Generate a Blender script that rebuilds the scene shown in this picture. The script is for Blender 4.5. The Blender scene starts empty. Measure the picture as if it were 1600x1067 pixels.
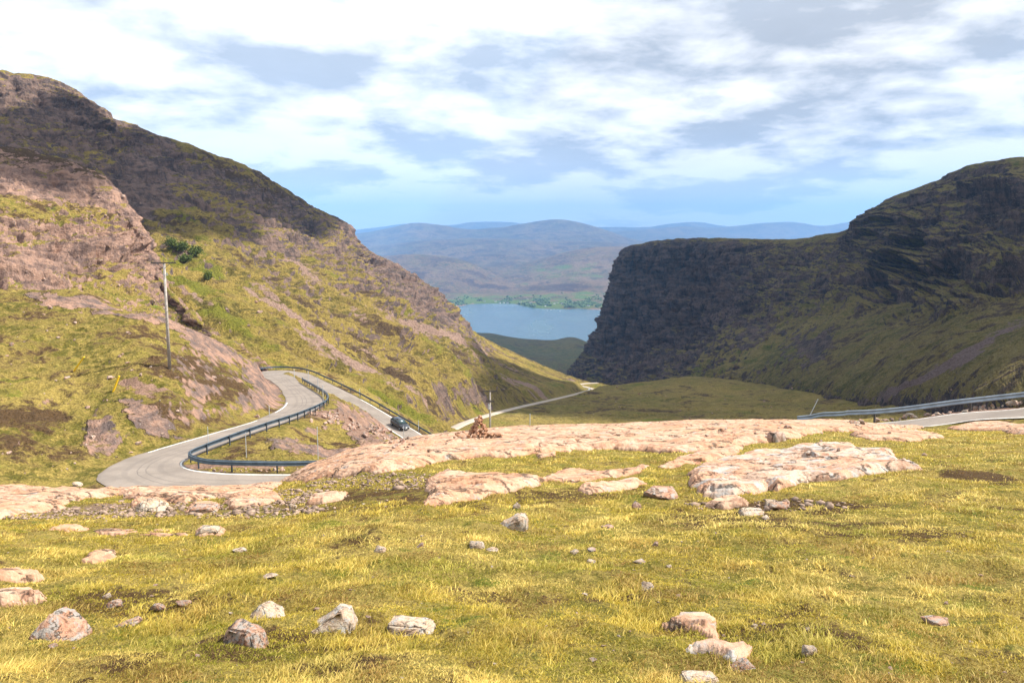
import bpy, bmesh, math, random
import numpy as np
from mathutils import Vector, Matrix
from mathutils.bvhtree import BVHTree
random.seed(7); RNG = np.random.default_rng(7)
sc = bpy.context.scene
COL = sc.collection
# ------------------------------------------------------------------ camera
F = 1290.0; PITCH = math.atan(163.5 / F)
cam_d = bpy.data.cameras.new('camera'); cam = bpy.data.objects.new('camera', cam_d); COL.objects.link(cam)
cam_d.sensor_width = 36; cam_d.lens = 36 * F / 1600; cam_d.clip_start = 0.1; cam_d.clip_end = 90000
cam.location = (0, 0, 0); cam.rotation_euler = (math.pi / 2 - PITCH, 0, 0); sc.camera = cam
CP, SP = math.cos(PITCH), math.sin(PITCH)

def ray(px, py):
    """direction (t=x/y, s=z/y) through a point of the 1600x1067 photograph"""
    a = (np.asarray(px, float) - 800) / F; b = (533.5 - np.asarray(py, float)) / F
    y = CP + b * SP; z = -SP + b * CP
    return a / y, z / y
def P(px, py, d):
    t, s = ray(px, py); return np.array([t * d, d, s * d], float)
def proj(x, y, z):
    f = y * CP - z * SP; u = y * SP + z * CP
    return 800 + F * x / f, 533.5 - F * u / f

# ------------------------------------------------------------------ world and sun
SUN_EL = math.radians(50); SUN_AZ = math.radians(84)      # from the right
SV = np.array([math.sin(SUN_AZ) * math.cos(SUN_EL), math.cos(SUN_AZ) * math.cos(SUN_EL), math.sin(SUN_EL)])
sc.view_settings.view_transform = 'Standard'; sc.view_settings.look = 'None'
sc.view_settings.exposure = 1.0; sc.view_settings.gamma = 1.0

class NT:
    """small node-graph helper"""
    def __init__(s, tree): s.t = tree; s.n = tree.nodes; s.l = tree.links
    def new(s, typ, **kw):
        n = s.n.new(typ)
        for k, v in kw.items(): setattr(n, k, v)
        return n
    def put(s, sock, v):
        if hasattr(v, 'is_linked') or isinstance(v, bpy.types.NodeSocket): s.l.new(v, sock)
        else:
            if isinstance(v, (tuple, list)) and len(v) == 3 and sock.type == 'RGBA': v = (*v, 1)
            sock.default_value = v
    def math(s, op, a, b=0.0, c=None, clamp=False):
        n = s.new('ShaderNodeMath', operation=op, use_clamp=clamp); s.put(n.inputs[0], a); s.put(n.inputs[1], b)
        if c is not None: s.put(n.inputs[2], c)
        return n.outputs[0]
    def vmath(s, op, a, b=(0, 0, 0)):
        n = s.new('ShaderNodeVectorMath', operation=op); s.put(n.inputs[0], a); s.put(n.inputs[1], b); return n.outputs[0]
    def noise(s, vec, scale, detail=6, rough=0.55, dist=0.0, dim='3D'):
        n = s.new('ShaderNodeTexNoise', noise_dimensions=dim); s.put(n.inputs['Vector'], vec)
        s.put(n.inputs['Scale'], scale); s.put(n.inputs['Detail'], detail); s.put(n.inputs['Roughness'], rough); s.put(n.inputs['Distortion'], dist)
        return n.outputs[0]
    def step(s, v, lo, hi, a=0.0, b=1.0):
        n = s.new('ShaderNodeMapRange', interpolation_type='SMOOTHSTEP'); s.put(n.inputs[0], v)
        s.put(n.inputs[1], lo); s.put(n.inputs[2], hi); s.put(n.inputs[3], a); s.put(n.inputs[4], b); return n.outputs[0]
    def mix(s, f, a, b, mode='MIX'):
        n = s.new('ShaderNodeMix', data_type='RGBA', blend_type=mode); s.put(n.inputs[0], f); s.put(n.inputs[6], a); s.put(n.inputs[7], b); return n.outputs[2]
    def sep(s, v):
        n = s.new('ShaderNodeSeparateXYZ'); s.put(n.inputs[0], v); return n.outputs
    def comb(s, x, y, z):
        n = s.new('ShaderNodeCombineXYZ'); s.put(n.inputs[0], x); s.put(n.inputs[1], y); s.put(n.inputs[2], z); return n.outputs[0]
    def scale(s, v, k):
        return s.vmath('MULTIPLY', v, k)

world = bpy.data.worlds.new('World'); sc.world = world; world.use_nodes = True
W = NT(world.node_tree); W.n.clear()
CLX, CLY = 1.0, 6.3
def build_world():
    out = W.new('ShaderNodeOutputWorld'); bg = W.new('ShaderNodeBackground'); bg.inputs[1].default_value = 0.1
    sky = W.new('ShaderNodeTexSky', sky_type='NISHITA'); sky.sun_disc = False
    sky.sun_elevation = SUN_EL; sky.sun_rotation = SUN_AZ; sky.altitude = 600; sky.air_density = 1.0; sky.dust_density = 0.6; sky.ozone_density = 2.0
    tc = W.new('ShaderNodeTexCoord'); d = tc.outputs['Generated']
    x, y, z = W.sep(d)
    zz = W.math('MAXIMUM', W.math('ADD', z, 0.17), 0.05)
    def layer(lift):                                                # the cloud layer seen in perspective
        zl = W.math('ADD', zz, lift)
        p = W.comb(W.math('DIVIDE', x, zl), W.math('DIVIDE', y, zl), W.math('MULTIPLY', z, 1.5))
        p = W.vmath('ADD', p, (CLX, CLY, 3.1))
        a = W.noise(p, 0.90, 10, 0.55, 0.15); b = W.noise(W.vmath('ADD', p, (7.3, 2.2, 5.0)), 3.0, 8, 0.58, 0.2)
        return a, b, p
    a0, b0, p0 = layer(0.0); a1, b1, p1 = layer(0.045)
    big = W.noise(W.vmath('ADD', p0, (11.0, 4.0, 2.0)), 0.52, 4, 0.5, 0.2)
    m = W.math('ADD', W.math('MULTIPLY', a0, 0.68), W.math('MULTIPLY', b0, 0.32)); m1 = W.math('ADD', W.math('MULTIPLY', a1, 0.68), W.math('MULTIPLY', b1, 0.32))
    cloud = W.step(m, 0.27, 0.38)
    thick = W.step(W.math('ADD', W.math('MULTIPLY', big, 0.55), W.math('MULTIPLY', m, 0.45)), 0.44, 0.58)
    thick = W.math('ADD', thick, W.step(z, 0.14, 0.30, 0.0, 0.45), clamp=True)
    edge = W.math('MULTIPLY', W.math('SUBTRACT', m, m1), 8.0)       # sides turned up to the light are brighter than undersides
    lit = W.math('ADD', W.math('SUBTRACT', 1.0, W.math('MULTIPLY', thick, 0.66)), W.math('ADD', edge, W.math('MULTIPLY', W.math('SUBTRACT', b0, 0.5), 0.9)), clamp=True)
    lowb = W.step(z, 0.03, 0.12, 1.0, 0.0)
    lit = W.math('ADD', lit, W.math('MULTIPLY', lowb, 0.45), clamp=True)
    ccol = W.mix(lit, (3.35, 3.6, 4.0), (7.2, 7.2, 7.3))
    vv = W.math('ADD', 0.72, W.math('MULTIPLY', W.math('ADD', b0, a1), 0.28)); ccol = W.mix(1.0, ccol, W.comb(vv, vv, vv), 'MULTIPLY')
    skyc = W.mix(1.0, sky.outputs[0], (0.62, 0.80, 1.25), 'MULTIPLY')
    lowh = W.step(z, 0.0, 0.10)
    cov2 = W.math('MULTIPLY', cloud, W.math('ADD', W.math('MULTIPLY', lowh, 0.10), 0.90))
    W.put(bg.inputs[0], W.mix(cov2, skyc, ccol)); W.l.new(bg.outputs[0], out.inputs[0])
build_world()
sd = bpy.data.lights.new('sun', 'SUN'); sd.energy = 5.0; sd.angle = math.radians(0.5); sd.color = (1.0, 0.95, 0.86)
sun = bpy.data.objects.new('sun', sd); COL.objects.link(sun)
sun.rotation_euler = Vector(SV).to_track_quat('Z', 'Y').to_euler()

# ------------------------------------------------------------------ numpy noise
_pr = np.random.default_rng(11); PERM = np.concatenate([_pr.permutation(256)] * 3).astype(np.int32)
GR = _pr.normal(size=(256, 3)); GR /= np.linalg.norm(GR, axis=1)[:, None]; GR = GR.astype(np.float32)
def perlin(x, y, z):
    x = np.asarray(x, np.float64); y = np.asarray(y, np.float64); z = np.asarray(z, np.float64)
    x, y, z = np.broadcast_arrays(x, y, z)
    xi = np.floor(x); yi = np.floor(y); zi = np.floor(z)
    fx = (x - xi).astype(np.float32); fy = (y - yi).astype(np.float32); fz = (z - zi).astype(np.float32)
    xi = xi.astype(np.int64) & 255; yi = yi.astype(np.int64) & 255; zi = zi.astype(np.int64) & 255
    u = fx * fx * fx * (fx * (fx * 6 - 15) + 10); v = fy * fy * fy * (fy * (fy * 6 - 15) + 10); w = fz * fz * fz * (fz * (fz * 6 - 15) + 10)
    r = 0
    for a in (0, 1):
        pa = PERM[xi + a]; wa = u if a else 1 - u
        for b in (0, 1):
            pb = PERM[pa + yi + b]; wb = wa * (v if b else 1 - v)
            for c in (0, 1):
                g = GR[PERM[pb + zi + c]]
                r = r + wb * (w if c else 1 - w) * (g[..., 0] * (fx - a) + g[..., 1] * (fy - b) + g[..., 2] * (fz - c))
    return r * 1.5
def fbm(x, y, z=0.0, oct=5, gain=0.5, lac=2.03, ridged=False):
    a = 1.0; s = 0; f = 1.0; tot = 0
    for i in range(oct):
        n = perlin(np.asarray(x) * f + 17.3 * i, np.asarray(y) * f + 5.1 * i, np.asarray(z) * f + 9.7 * i)
        if ridged: n = 1 - 2 * np.abs(n)
        s = s + a * n; tot += a; a *= gain; f *= lac
    return s / tot
def smooth(e0, e1, x):
    t = np.clip((x - e0) / (e1 - e0), 0, 1); return t * t * (3 - 2 * t)

# ------------------------------------------------------------------ object helpers
def tag(o, label=None, cat=None, group=None, kind=None):
    if label: o['label'] = label
    if cat: o['category'] = cat
    if group: o['group'] = group
    if kind: o['kind'] = kind
    return o
def empty(name, loc, rz=0.0):
    o = bpy.data.objects.new(name, None); COL.objects.link(o); o.location = loc; o.rotation_euler = (0, 0, rz); o.empty_display_size = 0.3; return o
def link(name, me, mat=None, parent=None, smooth_=False):
    o = bpy.data.objects.new(name, me); COL.objects.link(o)
    if mat is not None and len(me.materials) == 0: me.materials.append(mat)
    if parent is not None: o.parent = parent
    if smooth_: me.polygons.foreach_set('use_smooth', [True] * len(me.polygons))
    return o
def grid_mesh(name, V, mat, mask=None, keep=None, parent=None, flip=False):
    """V: (n,m,3) array -> quad mesh object, mask (n,m,3) -> colour attribute"""
    n, m = V.shape[:2]
    idx = np.arange(n * m).reshape(n, m)
    q = np.stack([idx[:-1, :-1], idx[:-1, 1:], idx[1:, 1:], idx[1:, :-1]], -1)
    if flip: q = q[..., ::-1]
    if keep is not None:
        k = keep[:-1, :-1] | keep[:-1, 1:] | keep[1:, 1:] | keep[1:, :-1]; q = q[k]
    q = q.reshape(-1, 4)
    co = V.reshape(-1, 3)
    if keep is not None:
        used = np.unique(q); remap = np.zeros(n * m, np.int64); remap[used] = np.arange(len(used)); q = remap[q]; co = co[used]
        if mask is not None: mask = mask.reshape(-1, 3)[used]
    return raw_mesh(name, co, q, mat, mask.reshape(-1, 3) if mask is not None else None, parent)
def raw_mesh(name, co, faces, mat, mask=None, parent=None, smooth_=True):
    me = bpy.data.meshes.new(name); faces = np.asarray(faces, np.int32); k = faces.shape[1]
    me.vertices.add(len(co)); me.vertices.foreach_set('co', np.asarray(co, np.float32).ravel())
    me.loops.add(faces.size); me.loops.foreach_set('vertex_index', faces.ravel())
    me.polygons.add(len(faces)); me.polygons.foreach_set('loop_start', np.arange(0, faces.size, k, dtype=np.int32))
    me.polygons.foreach_set('loop_total', np.full(len(faces), k, np.int32))
    if smooth_: me.polygons.foreach_set('use_smooth', np.ones(len(faces), bool))
    me.update(calc_edges=True); me.validate()
    if mask is not None:
        at = me.attributes.new('mask', 'FLOAT_COLOR', 'POINT')
        c = np.ones((len(co), 4), np.float32); c[:, :3] = mask; at.data.foreach_set('color', c.ravel())
    me.materials.append(mat)
    o = bpy.data.objects.new(name, me); COL.objects.link(o)
    if parent is not None: o.parent = parent
    return o

# ------------------------------------------------------------------ materials
def new_mat(name):
    m = bpy.data.materials.new(name); m.use_nodes = True; t = NT(m.node_tree); t.n.clear()
    out = t.new('ShaderNodeOutputMaterial'); b = t.new('ShaderNodeBsdfPrincipled'); t.l.new(b.outputs[0], out.inputs[0])
    b.inputs['Specular IOR Level'].default_value = 0.25
    return m, t, b, out
def simple_mat(name, col, rough=0.6, metal=0.0, var=0.15, scale=4.0, bump=0.0):
    m, t, b, _ = new_mat(name); oc = t.new('ShaderNodeTexCoord').outputs['Object']
    n = t.noise(oc, scale, 5, 0.6); k = t.step(n, 0.3, 0.7, 1 - var, 1 + var)
    t.put(b.inputs['Base Color'], t.mix(1.0, col, t.comb(k, k, k), 'MULTIPLY')); b.inputs['Roughness'].default_value = rough; b.inputs['Metallic'].default_value = metal
    if bump:
        bn = t.new('ShaderNodeBump'); bn.inputs['Strength'].default_value = 0.6; bn.inputs['Distance'].default_value = bump; t.put(bn.inputs['Height'], n); t.l.new(bn.outputs[0], b.inputs['Normal'])
    return m
def terrain_mat(name, S, rocklo=0.70, rockhi=0.84, straw=(0.36, 0.265, 0.075), olive=(0.135, 0.125, 0.022), lush=(0.115, 0.16, 0.018),
                brown=(0.085, 0.052, 0.026), rock1=(0.34, 0.205, 0.145), rock2=(0.13, 0.095, 0.085), scree=(0.37, 0.25, 0.185), bumpd=0.5, strata=True):
    """hill ground: grass and heath on the gentle parts, bedded sandstone on the steep ones; S = size of a patch in metres"""
    m, t, b, _ = new_mat(name)
    oc = t.new('ShaderNodeTexCoord').outputs['Object']
    geo = t.new('ShaderNodeNewGeometry'); nz = t.math('ABSOLUTE', t.sep(geo.outputs['Normal'])[2])
    at = t.new('ShaderNodeAttribute', attribute_name='mask'); ar, ag, ab = t.sep(at.outputs['Vector'])
    nb = t.noise(oc, 1 / (S * 4.0), 6, 0.6); nm = t.noise(oc, 1 / S, 8, 0.62); nf = t.noise(oc, 6 / S, 6, 0.65); nff = t.noise(oc, 30 / S, 4, 0.6)
    oc2 = t.vmath('ADD', oc, (311.0, 97.0, 53.0)); nm2 = t.noise(oc2, 1.3 / S, 7, 0.6)
    g = t.mix(t.step(t.math('ADD', t.math('MULTIPLY', nb, 0.5), t.math('MULTIPLY', nm, 0.5)), 0.42, 0.57), olive, straw)
    g = t.mix(t.step(t.math('ADD', nf, t.math('MULTIPLY', nm2, 0.5)), 0.66, 0.86), g, straw)
    g = t.mix(t.step(t.math('ADD', t.math('ADD', t.math('MULTIPLY', nm2, 0.65), t.math('MULTIPLY', nf, 0.35)), t.math('MULTIPLY', t.math('SUBTRACT', ag, 0.5), 0.35)), 0.51, 0.64), g, lush)
    nmf = t.math('ADD', t.math('MULTIPLY', nm, 0.62), t.math('MULTIPLY', nf, 0.38))
    g = t.mix(t.step(t.math('ADD', nmf, t.math('MULTIPLY', t.math('SUBTRACT', 0.5, ag), 0.30)), 0.52, 0.62), g, brown)
    kf = t.step(nff, 0.3, 0.72, 0.62, 1.35); g = t.mix(1.0, g, t.comb(kf, kf, kf), 'MULTIPLY')
    # rock
    so = t.scale(oc, (0.5, 0.5, 2.2)) if strata else oc
    ns = t.noise(so, 2.2 / S, 6, 0.62, 0.5)
    if strata: ns = t.math('ADD', t.math('MULTIPLY', ns, 0.5), t.math('MULTIPLY', t.noise(t.scale(oc, (2.4, 2.4, 0.45)), 1.7 / S, 6, 0.62, 0.4), 0.5))
    r = t.mix(t.step(ns, 0.40, 0.60), rock2, rock1)
    r = t.mix(t.step(nff, 0.55, 0.75, 0.0, 0.55), r, (0.42, 0.36, 0.31))
    r = t.mix(t.step(nf, 0.30, 0.46, 0.75, 0.0), r, rock2)
    sc_ = t.mix(t.step(nff, 0.35, 0.65), scree, (scree[0] * .55, scree[1] * .52, scree[2] * .55))
    k = t.math('ADD', nz, t.math('MULTIPLY', t.math('SUBTRACT', nm2, 0.5), 0.45))
    k = t.math('ADD', k, t.math('MULTIPLY', t.math('SUBTRACT', nf, 0.5), 0.25))
    k = t.math('SUBTRACT', k, t.math('MULTIPLY', t.math('SUBTRACT', ar, 0.5), 0.7))
    rm = t.step(k, rocklo, rockhi, 1.0, 0.0)
    sm = t.step(t.math('ADD', ab, t.math('MULTIPLY', t.math('SUBTRACT', nf, 0.5), 1.6)), 0.45, 0.65)
    c = t.mix(rm, g, r); c = t.mix(sm, c, sc_)
    t.put(b.inputs['Base Color'], c); b.inputs['Roughness'].default_value = 0.95; b.inputs['Specular IOR Level'].default_value = 0.08
    bn = t.new('ShaderNodeBump'); bn.inputs['Strength'].default_value = 1.0; bn.inputs['Distance'].default_value = bumpd * 1.5
    h = t.math('ADD', t.math('MULTIPLY', nf, 1.0), t.math('MULTIPLY', nff, 0.45)); h = t.math('ADD', h, t.math('MULTIPLY', t.math('MULTIPLY', ns, rm), 1.6))
    t.put(bn.inputs['Height'], h); t.l.new(bn.outputs[0], b.inputs['Normal'])
    return m
def sandstone_mat(name, pink=(0.50, 0.275, 0.165), pale=(0.60, 0.46, 0.36), grey=(0.30, 0.29, 0.27), sc_=1.0, lich=0.5):
    m, t, b, _ = new_mat(name); oc = t.new('ShaderNodeTexCoord').outputs['Object']
    ob = t.new('ShaderNodeObjectInfo'); oc = t.vmath('ADD', oc, t.comb(t.math('MULTIPLY', ob.outputs['Random'], 40.0), 0.0, 0.0))
    n1 = t.noise(oc, 0.9 * sc_, 7, 0.6); n2 = t.noise(oc, 5.0 * sc_, 6, 0.65); n3 = t.noise(oc, 22.0 * sc_, 5, 0.65)
    n4 = t.noise(t.vmath('ADD', oc, (9.0, 3.0, 31.0)), 2.2 * sc_, 8, 0.65)
    c = t.mix(t.step(n1, 0.38, 0.62), pink, pale)
    c = t.mix(t.step(n2, 0.38, 0.54, 0.75, 0.0), c, (pink[0] * .62, pink[1] * .55, pink[2] * .55))
    c = t.mix(t.step(n4, 0.60 - 0.12 * lich, 0.68 - 0.08 * lich, 0.0, 0.85), c, grey)
    c = t.mix(t.step(n3, 0.60, 0.70, 0.0, 0.7), c, (0.58, 0.52, 0.44))
    c = t.mix(t.step(n3, 0.30, 0.40, 0.65, 0.0), c, (0.12, 0.085, 0.06))
    vo = t.new('ShaderNodeTexVoronoi', feature='DISTANCE_TO_EDGE'); wv = t.vmath('ADD', t.scale(oc, (0.42, 0.95, 0.6)), t.comb(t.math('MULTIPLY', n1, 0.9), t.math('MULTIPLY', n4, 0.7), 0.0))
    t.put(vo.inputs['Vector'], wv); vo.inputs['Scale'].default_value = 1.0 * sc_
    cr = t.step(vo.outputs['Distance'], 0.0, 0.035, 1.0, 0.0); cr = t.math('MULTIPLY', cr, t.step(n4, 0.40, 0.50))
    c = t.mix(t.math('MULTIPLY', cr, 0.85), c, (0.06, 0.045, 0.03))
    st = t.noise(t.scale(oc, (0.35, 2.6, 2.6)), 1.1 * sc_, 6, 0.65, 0.4); c = t.mix(t.step(st, 0.56, 0.66, 0.0, 0.45), c, (pink[0] * .5, pink[1] * .5, pink[2] * .55)); c = t.mix(t.step(st, 0.30, 0.38, 0.45, 0.0), c, (0.30, 0.28, 0.255))
    t.put(b.inputs['Base Color'], c); b.inputs['Roughness'].default_value = 0.85; b.inputs['Specular IOR Level'].default_value = 0.2
    bn = t.new('ShaderNodeBump'); bn.inputs['Strength'].default_value = 0.8; bn.inputs['Distance'].default_value = 0.05 / sc_
    h = t.math('ADD', n2, t.math('MULTIPLY', n3, 0.35)); h = t.math('SUBTRACT', h, t.math('MULTIPLY', cr, 1.0)); t.put(bn.inputs['Height'], h); t.l.new(bn.outputs[0], b.inputs['Normal'])
    return m
M_SLAB = sandstone_mat('pink_sandstone_slab', pink=(0.44, 0.245, 0.145), pale=(0.49, 0.325, 0.225), lich=0.1)
M_SLABG = sandstone_mat('lichen_sandstone_slab', pink=(0.44, 0.25, 0.155), pale=(0.50, 0.36, 0.27), grey=(0.37, 0.36, 0.34), lich=0.8)
M_ROCK = sandstone_mat('boulder_sandstone', pink=(0.38, 0.20, 0.125), pale=(0.42, 0.29, 0.21), sc_=2.6, lich=1.1)
M_ROCKW = sandstone_mat('pale_boulder', pink=(0.46, 0.33, 0.225), pale=(0.52, 0.43, 0.33), grey=(0.36, 0.35, 0.33), sc_=2.6, lich=0.8)
M_CAIRN = sandstone_mat('cairn_stone_rock', pink=(0.42, 0.20, 0.105), pale=(0.50, 0.30, 0.19), sc_=1.5, lich=0.1)
M_RUBBLE = sandstone_mat('rubble_rock', pink=(0.38, 0.225, 0.165), pale=(0.47, 0.35, 0.28), sc_=0.9, lich=0.6)
M_NEAR = terrain_mat('moor_ground', 0.7, rocklo=0.42, rockhi=0.58, bumpd=0.05, straw=(0.27, 0.20, 0.055), olive=(0.12, 0.105, 0.02), lush=(0.10, 0.115, 0.015), brown=(0.075, 0.045, 0.02), scree=(0.24, 0.165, 0.12))
M_HILL = terrain_mat('hillside_ground', 6.0, rocklo=0.70, rockhi=0.80, bumpd=0.35, straw=(0.27, 0.20, 0.055), olive=(0.10, 0.088, 0.018), lush=(0.135, 0.14, 0.018), scree=(0.30, 0.19, 0.135))
M_LEFT = terrain_mat('mountain_left_ground', 24.0, rocklo=0.70, rockhi=0.82, bumpd=2.2, straw=(0.29, 0.21, 0.055), olive=(0.105, 0.085, 0.022), lush=(0.15, 0.145, 0.02), brown=(0.085, 0.055, 0.032), rock1=(0.235, 0.155, 0.12), rock2=(0.085, 0.063, 0.057))
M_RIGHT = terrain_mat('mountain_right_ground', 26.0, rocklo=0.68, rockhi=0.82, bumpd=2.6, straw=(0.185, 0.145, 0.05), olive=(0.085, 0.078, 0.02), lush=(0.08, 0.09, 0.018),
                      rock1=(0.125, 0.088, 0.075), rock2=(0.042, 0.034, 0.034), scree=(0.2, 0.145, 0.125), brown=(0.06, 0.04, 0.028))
M_FLOOR = terrain_mat('glen_floor_ground', 26.0, rocklo=0.50, rockhi=0.62, bumpd=1.4, straw=(0.235, 0.175, 0.05), olive=(0.11, 0.095, 0.02), lush=(0.11, 0.12, 0.018), brown=(0.075, 0.048, 0.025))
M_FAR = terrain_mat('far_hill_ground', 220.0, rocklo=0.62, rockhi=0.86, bumpd=14, straw=(0.20, 0.13, 0.075), olive=(0.075, 0.065, 0.03), lush=(0.10, 0.15, 0.03), brown=(0.075, 0.045, 0.032), rock1=(0.17, 0.12, 0.10), rock2=(0.07, 0.055, 0.05), strata=False)  # colours darkened in place of cloud shade on the far hills
# ------------------------------------------------------------------ near ground: a height sheet fitted to surveyed points (px, py, metres ahead)
ROAD1 = [(1290, 673, 49), (1120, 700, 55), (900, 716, 58), (700, 732, 58), (600, 742, 57), (500, 753, 55), (400, 757, 53.8), (310, 757, 53.4), (252, 751, 54.3), (224, 738, 57), (236, 722, 60.5), (276, 706, 64), (330, 688, 68),
         (380, 672, 73), (425, 658, 81), (458, 644, 92), (475, 633, 102), (475, 622, 113), (461, 608, 129), (448, 598, 142), (437, 590, 151), (422, 585, 158), (433, 581, 166), (461, 585, 167), (487, 595, 163),
         (522, 611, 157), (560, 631, 151), (622, 668, 141), (690, 706, 130), (800, 740, 122)]
HW1 = [1.9, 2.0, 2.0, 2.0, 2.1, 2.3, 2.6, 2.9, 3.0, 2.9, 2.5, 2.2, 1.9, 1.8, 1.9, 2.2, 2.5, 2.5, 2.2, 2.1, 2.5, 2.6, 2.8, 2.5, 2.2, 2.0, 2.0, 2.0, 2.0, 2.0]
ROAD2 = [(2150, 592, 34), (1900, 613, 37.5), (1700, 633, 40.5), (1600, 644, 42), (1516, 651, 43.8), (1431, 661, 45.5), (1350, 669, 47.5), (1290, 673, 49)]
HW2 = [1.9] * 8
def catmull(pts, n, closed=False):
    pts = np.asarray(pts, float); k = len(pts)
    pp = np.vstack([2 * pts[0] - pts[1], pts, 2 * pts[-1] - pts[-2]])
    out = []
    for i in range(k - 1):
        p0, p1, p2, p3 = pp[i:i + 4]; tt = np.linspace(0, 1, n, endpoint=False)[:, None]
        out.append(0.5 * (2 * p1 + (p2 - p0) * tt + (2 * p0 - 5 * p1 + 4 * p2 - p3) * tt ** 2 + (3 * p1 - p0 - 3 * p2 + p3) * tt ** 3))
    out.append(pts[-1:]); return np.vstack(out)
def road_line(ctrl, hw, n=10):
    w = np.array([P(*c) for c in ctrl]); return catmull(np.column_stack([w, hw]), n)
RL1 = road_line(ROAD1, HW1); RL2 = road_line(ROAD2, HW2)

ctrl = []
def c_(px, *dp):
    for d, py in dp: ctrl.append((px, py, d))
# meadow in front of the camera, up to the bedrock ridge
for px in (600, 850, 1100): c_(px, (4.2, 1067), (5.5, 968), (7.5, 880), (10.5, 812), (14.5, 764), (19, 728))
c_(600, (24, 706), (29, 700), (38, 735), (48, 775)); c_(850, (25, 692), (32, 671), (40, 700), (55, 745)); c_(1100, (25, 685), (33, 663), (42, 690), (52, 705))
c_(1000, (33, 666), (25, 690))
c_(720, (24, 702), (30, 680), (40, 720), (52, 752))
c_(1300, (4.2, 1067), (5.5, 966), (7.5, 876), (10.5, 806), (14.5, 754), (19, 718), (25, 682), (34, 662), (44, 674), (58, 700))
c_(1600, (4.2, 1067), (5.5, 964), (7.5, 870), (10.5, 800), (14.5, 748), (19, 712), (25, 686), (33, 670), (38, 664), (49, 645), (60, 690), (90, 730), (180, 720))
c_(1900, (4.2, 1067), (7.5, 866), (14.5, 742), (25, 672), (60, 690), (90, 720), (200, 720))
c_(1430, (33, 673), (41, 669), (52, 670), (64, 700), (90, 720), (180, 715)); c_(1290, (72, 700), (110, 715), (200, 705))
for px in (-300, 0, 200): c_(px, (4.2, 1067), (5.5, 973), (7.5, 893), (10.5, 840), (14.5, 803), (19, 777))
c_(-300, (23, 762), (28, 775), (40, 775), (54, 740)); c_(0, (23, 767), (28, 785), (36, 797), (46, 778), (54, 748)); c_(200, (23, 771), (28, 790), (38, 800), (48, 780))
c_(430, (4.2, 1067), (5.5, 970), (7.5, 886), (10.5, 824), (14.5, 786), (19, 768), (24, 758), (30, 775), (42, 795), (49, 778)); c_(330, (24, 770), (30, 790), (44, 795))
c_(500, (24, 731), (28, 730), (40, 765))
# hillside left of the road
c_(-300, (62, 700), (75, 620), (92, 535), (112, 475), (125, 440), (150, 465), (250, 620)); c_(0, (62, 700), (75, 620), (92, 540), (112, 482), (125, 461), (150, 475), (250, 600))
c_(150, (56, 748), (66, 680), (80, 600), (98, 530), (125, 468), (160, 500), (250, 600)); c_(265, (72, 640), (84, 576), (112, 508), (130, 530), (170, 570), (250, 630))
c_(330, (80, 640), (100, 570), (122, 530), (145, 570), (250, 640)); c_(385, (88, 632), (110, 592), (130, 562), (160, 590)); c_(425, (100, 628), (125, 600), (143, 582), (160, 586)); c_(200, (62, 700))
# inside the hairpin and below it
c_(400, (63, 715), (69, 690)); c_(470, (64, 717), (76, 688), (88, 662)); c_(560, (68, 722), (80, 696), (105, 664), (125, 646)); c_(600, (90, 702), (120, 684), (135, 672)); c_(640, (110, 712)); c_(520, (95, 660), (125, 632))
c_(700, (90, 735), (150, 694), (190, 690), (250, 690)); c_(480, (182, 577), (220, 600)); c_(560, (176, 606), (210, 630), (255, 680)); c_(640, (165, 656), (200, 670), (255, 700)); c_(430, (185, 585), (250, 660))
c_(765, (130, 709), (180, 690), (250, 700)); c_(850, (80, 745), (130, 715), (250, 712)); c_(1050, (80, 735), (140, 715), (250, 712)); c_(1200, (80, 715), (140, 712)); c_(1600, (250, 715)); c_(1900, (250, 710))
CT = np.array([P(*c) for c in ctrl] + [p[:3] for p in RL1[::5]] + [p[:3] for p in RL2[::6]])
KT, KL = 2.6, 1.0
cu = np.column_stack([CT[:, 0] / CT[:, 1] * KT, np.log(CT[:, 1]) * KL]); cs = CT[:, 2] / CT[:, 1]
def _phi(r2): return 0.5 * r2 * np.log(r2 + 1e-9)
n_ = len(cu); A = np.zeros((n_ + 3, n_ + 3)); D2 = ((cu[:, None] - cu[None]) ** 2).sum(-1)
A[:n_, :n_] = _phi(D2) + np.eye(n_) * 2e-4; A[:n_, n_] = 1; A[:n_, n_ + 1:] = cu; A[n_, :n_] = 1; A[n_ + 1:, :n_] = cu.T
WT = np.linalg.solve(A, np.concatenate([cs, [0, 0, 0]]))
def base_s(t, L):
    sh = np.shape(t); q = np.column_stack([np.ravel(t) * KT, np.ravel(L) * KL]); r = np.empty(len(q))
    for i in range(0, len(q), 40000):
        qq = q[i:i + 40000]; d2 = ((qq[:, None] - cu[None]) ** 2).sum(-1)
        r[i:i + 40000] = _phi(d2) @ WT[:n_] + WT[n_] + qq @ WT[n_ + 1:]
    return r.reshape(sh)
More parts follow.
